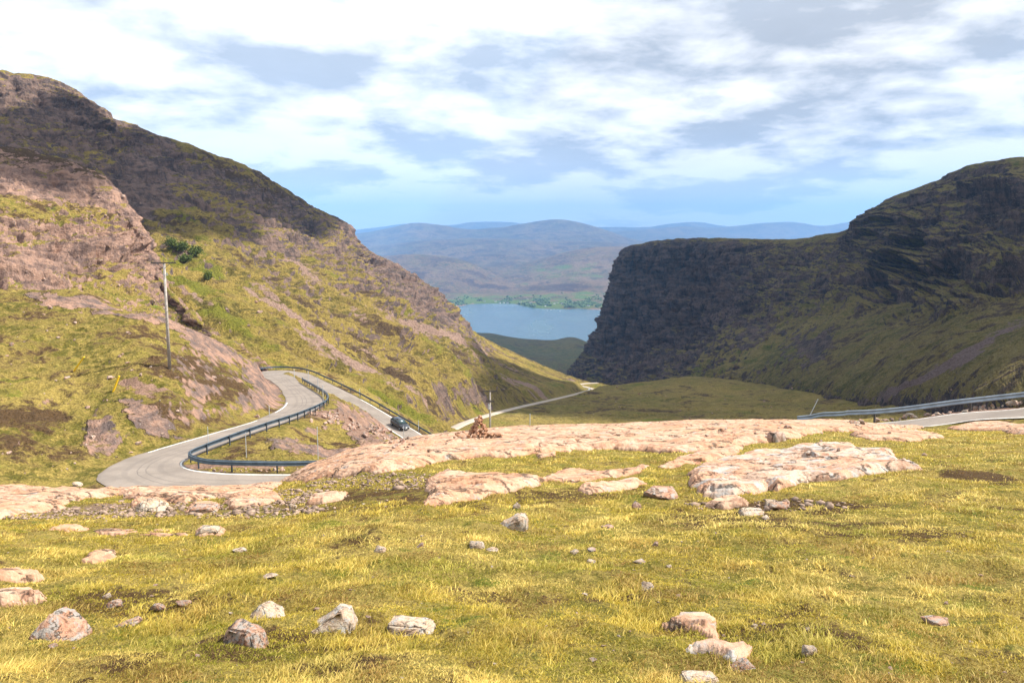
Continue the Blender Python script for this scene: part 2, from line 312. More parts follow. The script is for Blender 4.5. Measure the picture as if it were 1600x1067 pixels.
# coarse table + bilinear lookup keeps later queries fast
TG = np.linspace(-1.05, 1.05, 320); LG = np.linspace(math.log(2.4), math.log(275), 420)
SG = base_s(*np.meshgrid(TG, LG, indexing='ij'))
def bilin(G, t, L):
    a = np.clip((np.asarray(t) - TG[0]) / (TG[1] - TG[0]), 0, len(TG) - 1.001); b = np.clip((np.asarray(L) - LG[0]) / (LG[1] - LG[0]), 0, len(LG) - 1.001)
    i = a.astype(int); j = b.astype(int); a = a - i; b = b - j
    return (G[i, j] * (1 - a) + G[i + 1, j] * a) * (1 - b) + (G[i, j + 1] * (1 - a) + G[i + 1, j + 1] * a) * b
def seg_dist(x, y, line):
    """nearest point on a road line: distance, height, half width"""
    best = np.full(x.shape, 1e9); zz = np.zeros(x.shape); ww = np.zeros(x.shape)
    for a, b in zip(line[:-1], line[1:]):
        dx, dy = b[0] - a[0], b[1] - a[1]; k = np.clip(((x - a[0]) * dx + (y - a[1]) * dy) / (dx * dx + dy * dy + 1e-9), 0, 1)
        d = np.hypot(x - a[0] - k * dx, y - a[1] - k * dy); z = a[2] + k * (b[2] - a[2]); w = a[3] + k * (b[3] - a[3]); m = d - w < best
        best = np.where(m, d - w, best); zz = np.where(m, z, zz); ww = np.where(m, w, ww)
    return best, zz, ww
def ground_z(x, y, detail=True):
    x = np.asarray(x, float); y = np.asarray(y, float); sh = x.shape; x = x.ravel(); y = y.ravel()
    z = bilin(SG, x / y, np.log(y)) * y
    if detail:
        far = smooth(36, 60, y)
        z = z + (1 - far) * (0.10 * fbm(x / 2.6, y / 2.6, 0, 3) + 0.15 * np.maximum(fbm(x / 0.8, y / 0.8, 3, 3), -.10) * smooth(36, 14, y) + 0.03 * fbm(x / 0.16, y / 0.16, 5, 2) * smooth(16, 6, y))
        zr = z + 0
        amp = far * smooth(0, 12, np.minimum(np.abs(y - 52) + 6, 40))
        z = z + amp * (1.6 * fbm(x / 16, y / 16, 1, 4) + 0.75 * fbm(x / 3.6, y / 3.6, 2, 5, ridged=True) + 0.16 * fbm(x / 0.9, y / 0.9, 8, 3))
        # thin beds of rock breaking through the hillside
        bed = zr / 2.1 + 0.5 * fbm(x / 14, y / 14, 4, 3); fr = bed - np.floor(bed)
        z = z + amp * 0.9 * (smooth(0.0, 0.85, fr) - fr) * smooth(-0.05, 0.35, fbm(x / 22, y / 22, 9, 3))
    m = (y > 28) & (y < 200)
    if m.any():
        for ln in (RL1, RL2):
            d, rz, rw = seg_dist(x[m], y[m], ln); k = smooth(3.6, 0.35, d); z[m] = z[m] * (1 - k) + (rz - 0.06) * k
    return z.reshape(sh)
def near_hit(px, py, d0=3.2, d1=240, n=1400):
    """first ground point met by the sight line through a pixel (smooth ground)"""
    t, s = ray(px, py); L = np.linspace(math.log(d0), math.log(d1), n); y = np.exp(L)
    z = ground_z(t * y, y); hit = np.where(z / y >= s)[0]
    if len(hit) == 0: return None
    i = hit[0]; yy = y[i]
    if i > 0:
        a = (z / y)[i - 1] - s; b = (z / y)[i] - s; yy = y[i - 1] + (y[i] - y[i - 1]) * (-a) / (b - a + 1e-12)
    return np.array([t * yy, yy, float(ground_z(np.array([t * yy]), np.array([yy]))[0])])

# bedrock slabs: outlines on the ground -------------------------------------------------
SLABS = {
 'ridge': dict(h=0.16, e=0.45, poly=[(432, 754), (445, 738), (500, 720), (560, 700), (610, 686), (655, 676), (720, 664), (800, 660), (900, 656), (1000, 652), (1080, 650), (1180, 648), (1290, 648), (1345, 656), (1400, 663), (1440, 668),
      (1375, 676), (1290, 674), (1215, 690), (1160, 697), (1100, 706), (1050, 706), (1000, 705), (960, 701), (900, 703), (840, 707), (790, 715), (740, 716), (700, 721), (640, 733), (590, 739), (540, 745), (480, 752)],
      label='long pink bedrock ridge running across the middle of the meadow', crest=True),
 'mid': dict(h=0.11, e=0.22, poly=[(664, 789), (672, 768), (664, 752), (695, 738), (735, 744), (790, 744), (852, 752), (812, 762), (760, 776), (700, 786)], label='cracked pink bedrock slab in the meadow below the ridge, nearest the centre'),
 'strip': dict(h=0.08, e=0.25, poly=[(840, 752), (862, 742), (905, 734), (950, 738), (1010, 729), (1000, 736), (950, 746), (880, 754)], label='low narrow pink rock strip in the grass between the ridge and the centre slab'),
 'rightslab': dict(h=0.16, e=0.25, poly=[(1078, 755), (1080, 738), (1120, 722), (1165, 713), (1205, 711), (1260, 702), (1332, 699), (1346, 707), (1390, 706), (1396, 714), (1376, 716), (1405, 726), (1438, 735), (1390, 738), (1318, 748), (1262, 752), (1215, 768), (1190, 760), (1160, 756), (1100, 776), (1090, 764)],
      label='broad tilted pink and grey bedrock slab with lichen, right of centre', mat='g'),
 'tongue': dict(h=0.12, e=0.25, poly=[(1030, 731), (1068, 716), (1105, 706), (1160, 698), (1150, 708), (1100, 722), (1060, 730)], label='thin pink rock tongue leading down from the ridge to the broad right slab'),
 'farleft': dict(h=0.14, e=0.4, poly=[(-60, 812), (-60, 770), (0, 766), (60, 752), (110, 751), (165, 757), (196, 771), (120, 782), (85, 795), (20, 806)], label='pink bedrock outcrop at the left edge above the meadow', crest=True),
 'roadside': dict(h=0.13, e=0.35, poly=[(172, 768), (200, 760), (250, 764), (300, 760), (380, 755), (440, 756), (425, 766), (390, 782), (340, 777), (290, 787), (235, 782), (200, 780)], label='low pink bedrock rim beside the hairpin bend', crest=True),
 'chip': dict(h=0.10, e=0.15, poly=[(481, 788), (490, 777), (542, 771), (530, 782), (505, 787)], label='small flat pink slab in the grass below the left end of the ridge'),
 'edge': dict(h=0.14, e=0.3, poly=[(1480, 671), (1520, 662), (1560, 660), (1640, 660), (1640, 682), (1590, 680), (1555, 674), (1520, 674)], label='flat pale rock beside the road at the right edge'),
 'lowstrip': dict(h=0.03, e=0.12, poly=[(150, 829), (200, 826), (290, 831), (292, 836), (220, 836)], label='very thin pale rock edge showing in the grass at lower left'),
 'toe': dict(h=0.04, e=0.15, poly=[(75, 828), (95, 821), (130, 822), (135, 828), (105, 830)], label='small thin pale slab in the grass under the left outcrop'),
 'ledge': dict(h=0.15, e=0.2, poly=[(1098, 776), (1105, 768), (1150, 757), (1200, 762), (1190, 771), (1150, 778)], label='grey lichened ledge along the lower edge of the broad right slab', mat='g'),
 'sunk': dict(h=0.07, e=0.12, poly=[(840, 711), (870, 707), (862, 712), (845, 715)], label='tiny pink slab in the grass just under the ridge'),
 'fore': dict(h=0.06, e=0.10, poly=[(1040, 981), (1062, 967), (1105, 963), (1117, 972), (1119, 1000), (1085, 986)], label='flat pinkish brown slab in the grass near the bottom edge, right of centre'),
 'fore2': dict(h=0.045, e=0.07, poly=[(1076, 1017), (1085, 1009), (1172, 1010), (1165, 1028), (1145, 1036), (1120, 1022)], label='pale grey T shaped slab below the flat brown slab at the bottom', mat='g'),
 'pieceA': dict(h=0.09, e=0.15, poly=[(205, 790), (222, 782), (252, 781), (262, 788), (240, 794), (215, 795)], label='small flat pink slab among the gravel, directly right of the left outcrop'),
 'pieceB': dict(h=0.08, e=0.15, poly=[(292, 800), (300, 790), (338, 788), (338, 798), (310, 803)], label='flat orange slab on the gravel, centre of the patch'),
 'pieceC': dict(h=0.07, e=0.12, poly=[(352, 786), (395, 780), (430, 772), (440, 780), (400, 790), (360, 794)], label='thin broken slab on the gravel, near the left end of the ridge'),
 'pieceD': dict(h=0.06, e=0.12, poly=[(302, 832), (318, 824), (352, 828), (340, 836), (312, 838)], label='flat bluish pink slab at the lower edge of the gravel'),
 'pieceE': dict(h=0.1, e=0.15, poly=[(1100, 792), (1120, 785), (1160, 782), (1168, 790), (1130, 797)], label='grey broken slab in the turf under the left end of the broad right slab'),
 'pieceF': dict(h=0.09, e=0.15, poly=[(900, 766), (935, 757), (985, 753), (1010, 757), (960, 768), (920, 772)], label='low slab remnant in the turf between centre slab and right slab'),
 'pieceG': dict(h=0.08, e=0.15, poly=[(1330, 680), (1370, 672), (1440, 676), (1475, 684), (1420, 690), (1360, 688)], label='broken pink slab edge between the ridge and the right hand road'),
 'pieceH': dict(h=0.07, e=0.12, poly=[(-30, 902), (20, 896), (58, 897), (64, 906), (20, 910), (-30, 912)], label='flat pinkish slab cut by the left edge of the meadow'),
 'pieceI': dict(h=0.07, e=0.12, poly=[(-30, 934), (20, 930), (60, 930), (62, 940), (10, 944), (-30, 944)], label='second flat slab at the left edge, above the largest boulder'),
 'leftchip': dict(h=0.035, e=0.1, poly=[(127, 878), (140, 868), (178, 862), (176, 869), (145, 880)], label='low pink slab in the left meadow above the group of boulders'),
}
def poly_sd(x, y, poly):
    """signed distance, positive inside"""
    d = np.full(x.shape, 1e9); ins = np.zeros(x.shape, bool); n = len(poly)
    for i in range(n):
        ax, ay = poly[i]; bx, by = poly[(i + 1) % n]; ex, ey = bx - ax, by - ay
        k = np.clip(((x - ax) * ex + (y - ay) * ey) / (ex * ex + ey * ey + 1e-9), 0, 1); d = np.minimum(d, np.hypot(x - ax - k * ex, y - ay - k * ey))
        c = ((ay > y) != (by > y)) & (x < (bx - ax) * (y - ay) / (by - ay + 1e-12) + ax); ins ^= c
    return np.where(ins, d, -d)
def crest_d(px):
    t, s = ray(px, 700); L = np.linspace(math.log(18), math.log(48), 240); y = np.exp(L); z = ground_z(t * y, y, False); return y[np.argmax(z / y)]
for k_, s_ in SLABS.items():
    w = []
    for px, py in s_['poly']:
        h = near_hit(px, py, d1=50)
        cd = crest_d(px)
        if h is None or h[1] > cd: 
            t, _ = ray(px, py); h = np.array([t * (cd + 1.6), cd + 1.6, 0])
        w.append((h[0], h[1]))
    s_['w'] = w
def slab_height(s_, x, y):
    cr = 1.0
    nz = fbm(x / 1.3, y / 0.9, 7, 5, 0.6); d = poly_sd(x, y, s_['w']) + nz * s_['e'] * 0.9
    h = smooth(-0.02, s_['e'], d) ** 0.38 * s_['h']
    pk = fbm(x / 1.5 + 31, y / .8, 22, 4, .55); d = np.where(pk > .30, np.minimum(d, (.33 - pk) * 1.2), d); h = np.where(pk > .30, smooth(-.02, s_['e'], d) ** .6 * s_['h'], h)
    # stepped beds and joints
    big = s_['h'] * (0.32 * fbm(x / 3.1, y / 2.0, 12, 4) + 0.35 * np.round(2.5 * fbm(x / 2.3, y / 1.2, 15, 3)) / 2.5)
    jt = np.abs(perlin(x / 1.9 + 3, y / 1.25, 4.0)); jn = smooth(0.03, 0.0, jt) * smooth(0.05, 0.3, perlin(x / 3.0, y / 3.0, 9.0))
    h = h + big * smooth(0, s_['e'], d) - jn * 0.12 * smooth(0, s_['e'], d) + 0.012 * fbm(x / 0.15, y / 0.15, 2, 3)
    q = h / .032 + 1.2 * fbm(x / 1.1, y / .7, 33, 4, .6); fq = q - np.floor(q); hq = h + .032 * (smooth(.0, .30, fq) - fq) * 1.0
    h = np.where(h > .015, hq, h)
    return d, np.where(d > -0.03, h, -0.3)
def build_slab(key, s_):
    w = np.array(s_['w']); t = w[:, 0] / w[:, 1]; L = np.log(w[:, 1]); pad = 0.5 / w[:, 1].mean()
    t0, t1, L0, L1 = t.min() - pad, t.max() + pad, L.min() - pad, L.max() + pad
    nx = int(np.clip((t1 - t0) * F / 1.3, 40, 1400)); ym = w[:, 1].mean()
    ny = int(np.clip((L1 - L0) * ym / 0.028, 40, 560))
    T, LL = np.meshgrid(np.linspace(t0, t1, nx), np.linspace(L0, L1, ny), indexing='ij'); y = np.exp(LL); x = T * y
    d, h = slab_height(s_, x, y); z = ground_z(x, y) + h
    o = grid_mesh('rock_slab', np.stack([x, y, z], -1), M_SLABG if s_.get('mat') else M_SLAB, keep=d > -0.2, flip=True)
    tag(o, s_['label'], 'rock slab', 'bedrock slabs in the meadow'); return o
for k_, s_ in SLABS.items(): build_slab(k_, s_)

# ------------------------------------------------------------------ painted ground kinds (rock / lush / scree), given as blobs seen in the photo
def blob_mask(V, blobs, base=(0.5, 0.5, 0.0), rough=0.5, nscale=10.0):
    px, py = proj(V[..., 0], V[..., 1], V[..., 2]); M = np.empty(V.shape, np.float32); M[...] = base
    n = fbm(V[..., 0] / nscale, V[..., 1] / nscale, V[..., 2] / nscale, 5, .6)
    for cx, cy, rx, ry, ang, ch, amp in blobs:
        a = math.radians(ang); dx = px - cx; dy = py - cy; u = (dx * math.cos(a) + dy * math.sin(a)) / rx; v = (-dx * math.sin(a) + dy * math.cos(a)) / ry
        k = smooth(1.25, 0.55, np.sqrt(u * u + v * v) + rough * n); M[..., ch] += amp * k
    return np.clip(M, 0, 1)
def build_near():
    nt, nl = 1250, 1150
    t = np.linspace(-0.92, 0.92, nt); L = np.linspace(math.log(2.6), math.log(262), nl)
    T, LL = np.meshgrid(t, L, indexing='ij'); y = np.exp(LL); x = T * y; z = ground_z(x, y)
    V = np.stack([x, y, z], -1)
    M = np.empty(V.shape, np.float32); M[...] = (0.5, 0.5, 0.0)
    # bare peat and gravel around the slabs
    blobs = [(620, 775, 190, 28, -4, 1, -.30), (330, 795, 190, 14, 0, 2, .42), (600, 745, 120, 9, -6, 2, .3), (900, 770, 110, 12, -6, 1, -.5), (1230, 790, 200, 14, 0, 1, -.5), (1130, 812, 140, 12, 0, 1, -.45), (200, 940, 190, 25, 0, 1, -.45), (450, 1010, 150, 30, 5, 1, -.4),
             (1180, 985, 200, 20, 5, 1, -.35), (1530, 745, 90, 10, 8, 1, -.6), (850, 930, 170, 16, 0, 1, -.3), (90, 800, 120, 10, -8, 2, .5), (1380, 830, 160, 18, 5, 1, -.35)]
    c = blob_mask(V, blobs, (0.5, 0.52, 0.0), 0.7, 1.5); k = (y < 40)[..., None]; M = np.where(k, c, M)
    blobs = [(220, 605, 55, 16, 10, 2, .7), (270, 505, 90, 10, 15, 0, .35), (220, 480, 60, 8, 20, 0, .4), (120, 472, 70, 12, 8, 0, .6), (330, 540, 40, 14, 30, 0, .6), (240, 655, 50, 22, 30, 0, .5), (160, 690, 40, 30, 60, 0, .4), (300, 690, 40, 12, 20, 0, .35),
             (560, 668, 75, 24, 32, 2, .55), (560, 668, 75, 24, 32, 0, .4), (515, 648, 30, 12, 20, 2, .6), (430, 612, 14, 26, 0, 0, .9), (405, 590, 30, 16, 20, 0, .5), (40, 660, 70, 26, 0, 1, -.4), (330, 590, 90, 30, 20, 1, -.25), (80, 620, 90, 22, 5, 1, .2),
             (440, 700, 60, 10, 0, 1, .25), (470, 700, 60, 14, 10, 0, .35), (560, 712, 60, 12, 10, 0, .5), (390, 726, 130, 6, -2, 2, .8), (640, 640, 60, 12, 30, 1, .25), (1450, 648, 170, 9, -7, 2, 1.0)]
    c = blob_mask(V, blobs, (0.50, 0.38, 0.0), 1.6, 4.0); M = np.where(k, M, c)
    near = y < 40
    sl = y.copy() * 0
    o1 = grid_mesh('ground', V, M_NEAR, M, keep=(y < 38.5), flip=True); tag(o1, kind='structure')
    o2 = grid_mesh('hillside', V, M_HILL, M, keep=(y > 38.5), flip=True); tag(o2, kind='structure')
    return V
VN = build_near()

# ------------------------------------------------------------------ lofted mountains
def cr_interp(C, n, axis):
    C = np.moveaxis(C, axis, 0); k = C.shape[0]; Cp = np.concatenate([2 * C[:1] - C[1:2], C, 2 * C[-1:] - C[-2:-1]])
    u = np.linspace(0, k - 1.0001, n); i = u.astype(int); t = (u - i).reshape(-1, *([1] * (C.ndim - 1)))
    p0, p1, p2, p3 = Cp[i], Cp[i + 1], Cp[i + 2], Cp[i + 3]
    r = 0.5 * (2 * p1 + (p2 - p0) * t + (2 * p0 - 5 * p1 + 4 * p2 - p3) * t ** 2 + (3 * p1 - p0 - 3 * p2 + p3) * t ** 3)
    return np.moveaxis(r, 0, axis)
def loft(net, nu, nv):
    """net: rows x cols x 3 world points -> dense surface, rows along v"""
    C = np.array(net, float); V = cr_interp(cr_interp(C, nv, 0), nu, 1); return V
def normals(V):
    a = np.gradient(V, axis=0); b = np.gradient(V, axis=1); n = np.cross(a, b); n /= np.linalg.norm(n, axis=-1, keepdims=True) + 1e-9
    s = np.sign((n * -V).sum(-1, keepdims=True)); 
    return n, s
def relief(V, amp, wl, bedh=15.0, bedamp=5.0, fine=1.0, fis=2.0, rockw=None, fall=(0.8, -0.6), crestlock=None, dip=(0.02, 0.0)):
    n, s = normals(V); up = n[..., 2:3] > 0; nn = np.where(up | (np.abs(n[..., 2:3]) < 1e-3), n, -n)
    # smooth the outward direction so neighbouring points agree
    x, y, z = V[..., 0], V[..., 1], V[..., 2]
    big = fbm(x / wl, y / wl, z / wl, 5, 0.52); rd = fbm(x / (wl * .45), y / (wl * .45), z / (wl * .45), 5, 0.55, ridged=True)
    gul = perlin((x * -fall[1] + y * fall[0]) / (wl * 0.33) + 1.5 * big, (x * fall[0] + y * fall[1]) / (wl * 2.2), z / (wl * 2))
    gul2 = perlin((x * -fall[1] + y * fall[0]) / (wl * 0.11) + 1.5 * big, (x * fall[0] + y * fall[1]) / (wl * 0.9), 3.3)
    R = np.clip(0.5 + 1.6 * fbm(x / (wl * 1.3) + 7, y / (wl * 1.3), z / (wl * .5), 4), 0, 1) if rockw is None else np.clip(rockw + 0.9 * fbm(x / (wl * .7) + 7, y / (wl * .7), z / (wl * .35), 4), 0, 1)
    def beds(h, w):
        q = (z + dip[0] * x + dip[1] * y) / h + w * fbm(x / (h * 7), y / (h * 7), z / (h * 5), 4) ; fr = q - np.floor(q)
        return smooth(0.0, 0.30, fr) * (1 - fr) * 1.6 - 0.45
    d = amp * (0.9 * big + 0.55 * rd) + amp * 0.65 * gul + amp * 0.28 * gul2
    d = d + R * (0.4 + 1.2 * smooth(-.2, .3, fbm(x / (wl * .8) + 3, y / (wl * .8), z / (wl * .5), 3))) * (bedamp * beds(bedh, 1.3) + bedamp * 0.38 * beds(bedh * 0.31, 1.3) + bedamp * .13 * beds(bedh * .1, 1.6))
    d = d - R * fis * (1.3 * np.abs(fbm(x / (wl * .13), y / (wl * .13), z / (wl * .8), 4, 0.6)) + 0.9 * smooth(.25, 0, np.abs(perlin(x / (wl * .3) + 5, y / (wl * .3), z / (wl * 1.6))))) + fis * .35 * fbm(x / (wl * .12), y / (wl * .12), z / (wl * .12), 4, .6, ridged=True) + fine * 0.5 * fbm(x / (wl * .05), y / (wl * .05), z / (wl * .05), 3)
    lock = 1.0 if crestlock is None else crestlock
    out = nn.copy(); out[..., 2] *= 0.6
    return V + out * (d * lock)[..., None], R, gul, gul2
def lerp_rows(top, bot, ts, zpow=0.75, bulge=None):
    rows = []
    for t in ts:
        r = top * (1 - t) + bot * t; r[:, 2] = top[:, 2] + (bot[:, 2] - top[:, 2]) * (t ** zpow)
        rows.append(r)
    return rows

def left_mountain():
    sky = [(-260, 60, 640), (-120, 90, 680), (0, 113, 720), (60, 121, 745), (110, 140, 770), (175, 185, 810), (205, 197, 830), (300, 232, 890), (400, 270, 950), (480, 320, 985), (543, 351, 1000), (566, 387, 1010), (640, 430, 1020), (695, 468, 1030), (718, 505, 1020), (760, 535, 1000), (820, 563, 950), (880, 588, 900), (950, 605, 850)]
    base = [(-260, 600, 260), (-120, 590, 255), (0, 570, 250), (80, 570, 245), (150, 575, 240), (220, 590, 235), (300, 605, 232), (400, 628, 230), (480, 650, 232), (560, 668, 238), (620, 684, 245), (680, 684, 262), (720, 672, 320), (765, 652, 390), (810, 639, 480), (850, 629, 560), (888, 619, 660), (915, 611, 760), (950, 607, 845)]
    T = np.array([P(*c) for c in sky]); B = np.array([P(*c) for c in base])
    back = T.copy(); back[:, 1] += 160; back[:, 0] -= 60; back[:, 2] -= 30
    back2 = T.copy(); back2[:, 1] += 420; back2[:, 0] -= 200; back2[:, 2] -= 160
    top2 = T + np.array([0, 0, 0])
    rows = [back2, back, T] + lerp_rows(T, B, (0.12, 0.28, 0.46, 0.64, 0.82, 1.0), np.interp(np.arange(len(T)), [0, 7, 11, 18], [.80, .72, .50, .50]))
    under = B.copy(); under[:, 1] -= 40; under[:, 2] -= 25
    rows.append(under)
    nv, nu = 620, 1050
    V = loft(rows, nu, nv)
    v = np.linspace(0, len(rows) - 1, nv)[:, None] * np.ones((1, nu)); u = np.linspace(0, len(sky) - 1, nu)[None] * np.ones((nv, 1))
    px, py = proj(V[..., 0], V[..., 1], V[..., 2])
    rock = 0.45 + 0.5 * smooth(5.5, 3.0, v) - 0.5 * smooth(4.6, 6.5, v)
    rock = rock + 0.5 * smooth(1.2, .6, np.hypot((px - 620) / 120, (py - 440) / 75)) - 0.35 * smooth(1.2, .5, np.hypot((px - 400) / 160, (py - 290) / 30))
    lock = 0.3 + 0.7 * smooth(2.0, 3.2, v) + 0.4 * smooth(2.0, 1.0, v); lock = lock * (0.18 + 0.82 * smooth(16, 11.5, u)) 
    lock = lock * (1 - 0.55 * smooth(7.0, 9.0, v))
    V2, R, gul, g2 = relief(V, 15, 95, 17, 6.5, 4.5, 10.0, rock, lock and None if False else (0.72, -0.69), lock)
    blobs = [(300, 410, 40, 35, 20, 1, .4), (360, 500, 110, 20, 38, 1, .18), (440, 590, 120, 16, 25, 1, .3), (620, 640, 120, 14, 20, 1, .25), (830, 600, 110, 14, 15, 1, .12),
             (640, 505, 95, 10, 20, 2, .52), (510, 545, 75, 13, 28, 2, .52), (560, 490, 42, 10, 48, 2, .5), (425, 468, 45, 9, 30, 2, .5), (690, 520, 60, 7, 22, 2, .48), (700, 645, 100, 38, 25, 0, -.5), (760, 625, 90, 12, 20, 1, .15), (640, 620, 70, 8, 30, 2, .45), (470, 500, 70, 6, 40, 2, .45), (590, 560, 90, 5, 30, 2, .45), (600, 590, 70, 7, 25, 2, .5), (480, 420, 45, 12, 50, 2, .5), (760, 560, 90, 6, 22, 2, .45),
             (640, 430, 110, 40, 40, 0, .35), (450, 400, 90, 50, 35, 0, .2), (230, 290, 60, 60, 20, 0, .5), (90, 170, 110, 30, 15, 0, .25), (380, 265, 140, 16, 24, 0, -.5), (420, 300, 120, 30, 30, 1, -.25), (770, 600, 110, 22, 15, 0, -.4), (500, 620, 120, 20, 25, 0, -.3), (650, 480, 70, 20, 30, 0, .2)]
    M = blob_mask(V2, blobs, (0.53, 0.40, 0.0), 1.6, 26.0)
    streak = smooth(0.12, 0.42, g2) * smooth(0.0, 0.3, fbm(V[..., 0] / 90, V[..., 1] / 90, 2, 3)) * smooth(3.6, 5.5, v)
    M[..., 2] = np.clip(M[..., 2] + 0.75 * streak, 0, 1); M[..., 1] = np.clip(M[..., 1] + 0.22 * gul + .18 * g2, 0, 1); M[..., 0] = np.clip(M[..., 0] - .14 * smooth(4.8, 6.5, v) - .25 * gul, 0, 1)
    V2 = carve(V2)
    o = grid_mesh('mountain', V2, M_LEFT, M); tag(o, kind='structure'); return o
def left_spur():
    top = [(-260, 175, 330), (-120, 205, 335), (0, 232, 338), (60, 243, 338), (105, 255, 336), (165, 288, 334), (205, 335, 325), (233, 385, 312), (250, 435, 292), (290, 482, 262), (340, 530, 232), (390, 562, 212), (440, 592, 195)]
    bot = [(-260, 600, 150), (-120, 600, 152), (0, 560, 165), (60, 565, 172), (110, 575, 180), (160, 585, 182), (205, 600, 184), (240, 610, 184), (270, 615, 184), (310, 622, 184), (350, 628, 184), (400, 638, 184), (450, 650, 184)]
    T = np.array([P(*c) for c in top]); B = np.array([P(*c) for c in bot])
    back = T.copy(); back[:, 1] += 45; back[:, 0] -= 18; back[:, 2] -= 9; back[6:, 2] -= 6; back2 = T.copy(); back2[:, 1] += 150; back2[:, 0] -= 60; back2[:, 2] -= 75
    rows = [back2, back, T] + lerp_rows(T, B, (0.15, 0.35, 0.55, 0.78, 1.0), 0.78)
    nv, nu = 470, 620; V = loft(rows, nu, nv); v = np.linspace(0, len(rows) - 1, nv)[:, None] * np.ones((1, nu))
    px, py = proj(V[..., 0], V[..., 1], V[..., 2])
    rock = 0.62 + 0.3 * smooth(1.2, .5, np.hypot((px - 150) / 150, (py - 370) / 60)) - 0.4 * smooth(1.2, .5, np.hypot((px - 90) / 110, (py - 330) / 26)) - 0.4 * smooth(1.2, .6, np.hypot((px - 220) / 120, (py - 455) / 30))
    lock = 0.5 + 0.5 * smooth(2.0, 3.0, v)
    V2, R, gul, g2 = relief(V, 5.5, 42, 9.0, 3.6, 1.6, 5.0, rock, (0.72, -0.69), lock)
    blobs = [(90, 335, 110, 22, 8, 0, -.55), (200, 400, 70, 18, -25, 0, .3), (120, 395, 130, 20, -12, 0, .45), (60, 290, 120, 26, 12, 0, .45), (215, 455, 110, 30, 30, 0, -.45), (40, 430, 90, 16, 25, 0, .35), (215, 300, 40, 60, -20, 0, .4), (250, 450, 60, 50, 50, 0, .3),
             (90, 335, 120, 24, 8, 1, -.0), (260, 500, 120, 24, 38, 1, .1), (60, 250, 140, 22, 12, 1, -.4)]
    M = blob_mask(V2, blobs, (0.60, 0.40, 0.0), 1.6, 12.0)
    m2 = terrain_mat('spur_ground', 12.0, rocklo=0.66, rockhi=0.80, bumpd=0.9, straw=(0.30, 0.215, 0.06), rock1=(0.38, 0.235, 0.17), rock2=(0.14, 0.092, 0.078))
    o = grid_mesh('mountain_spur', V2, m2, M); tag(o, kind='structure'); return o
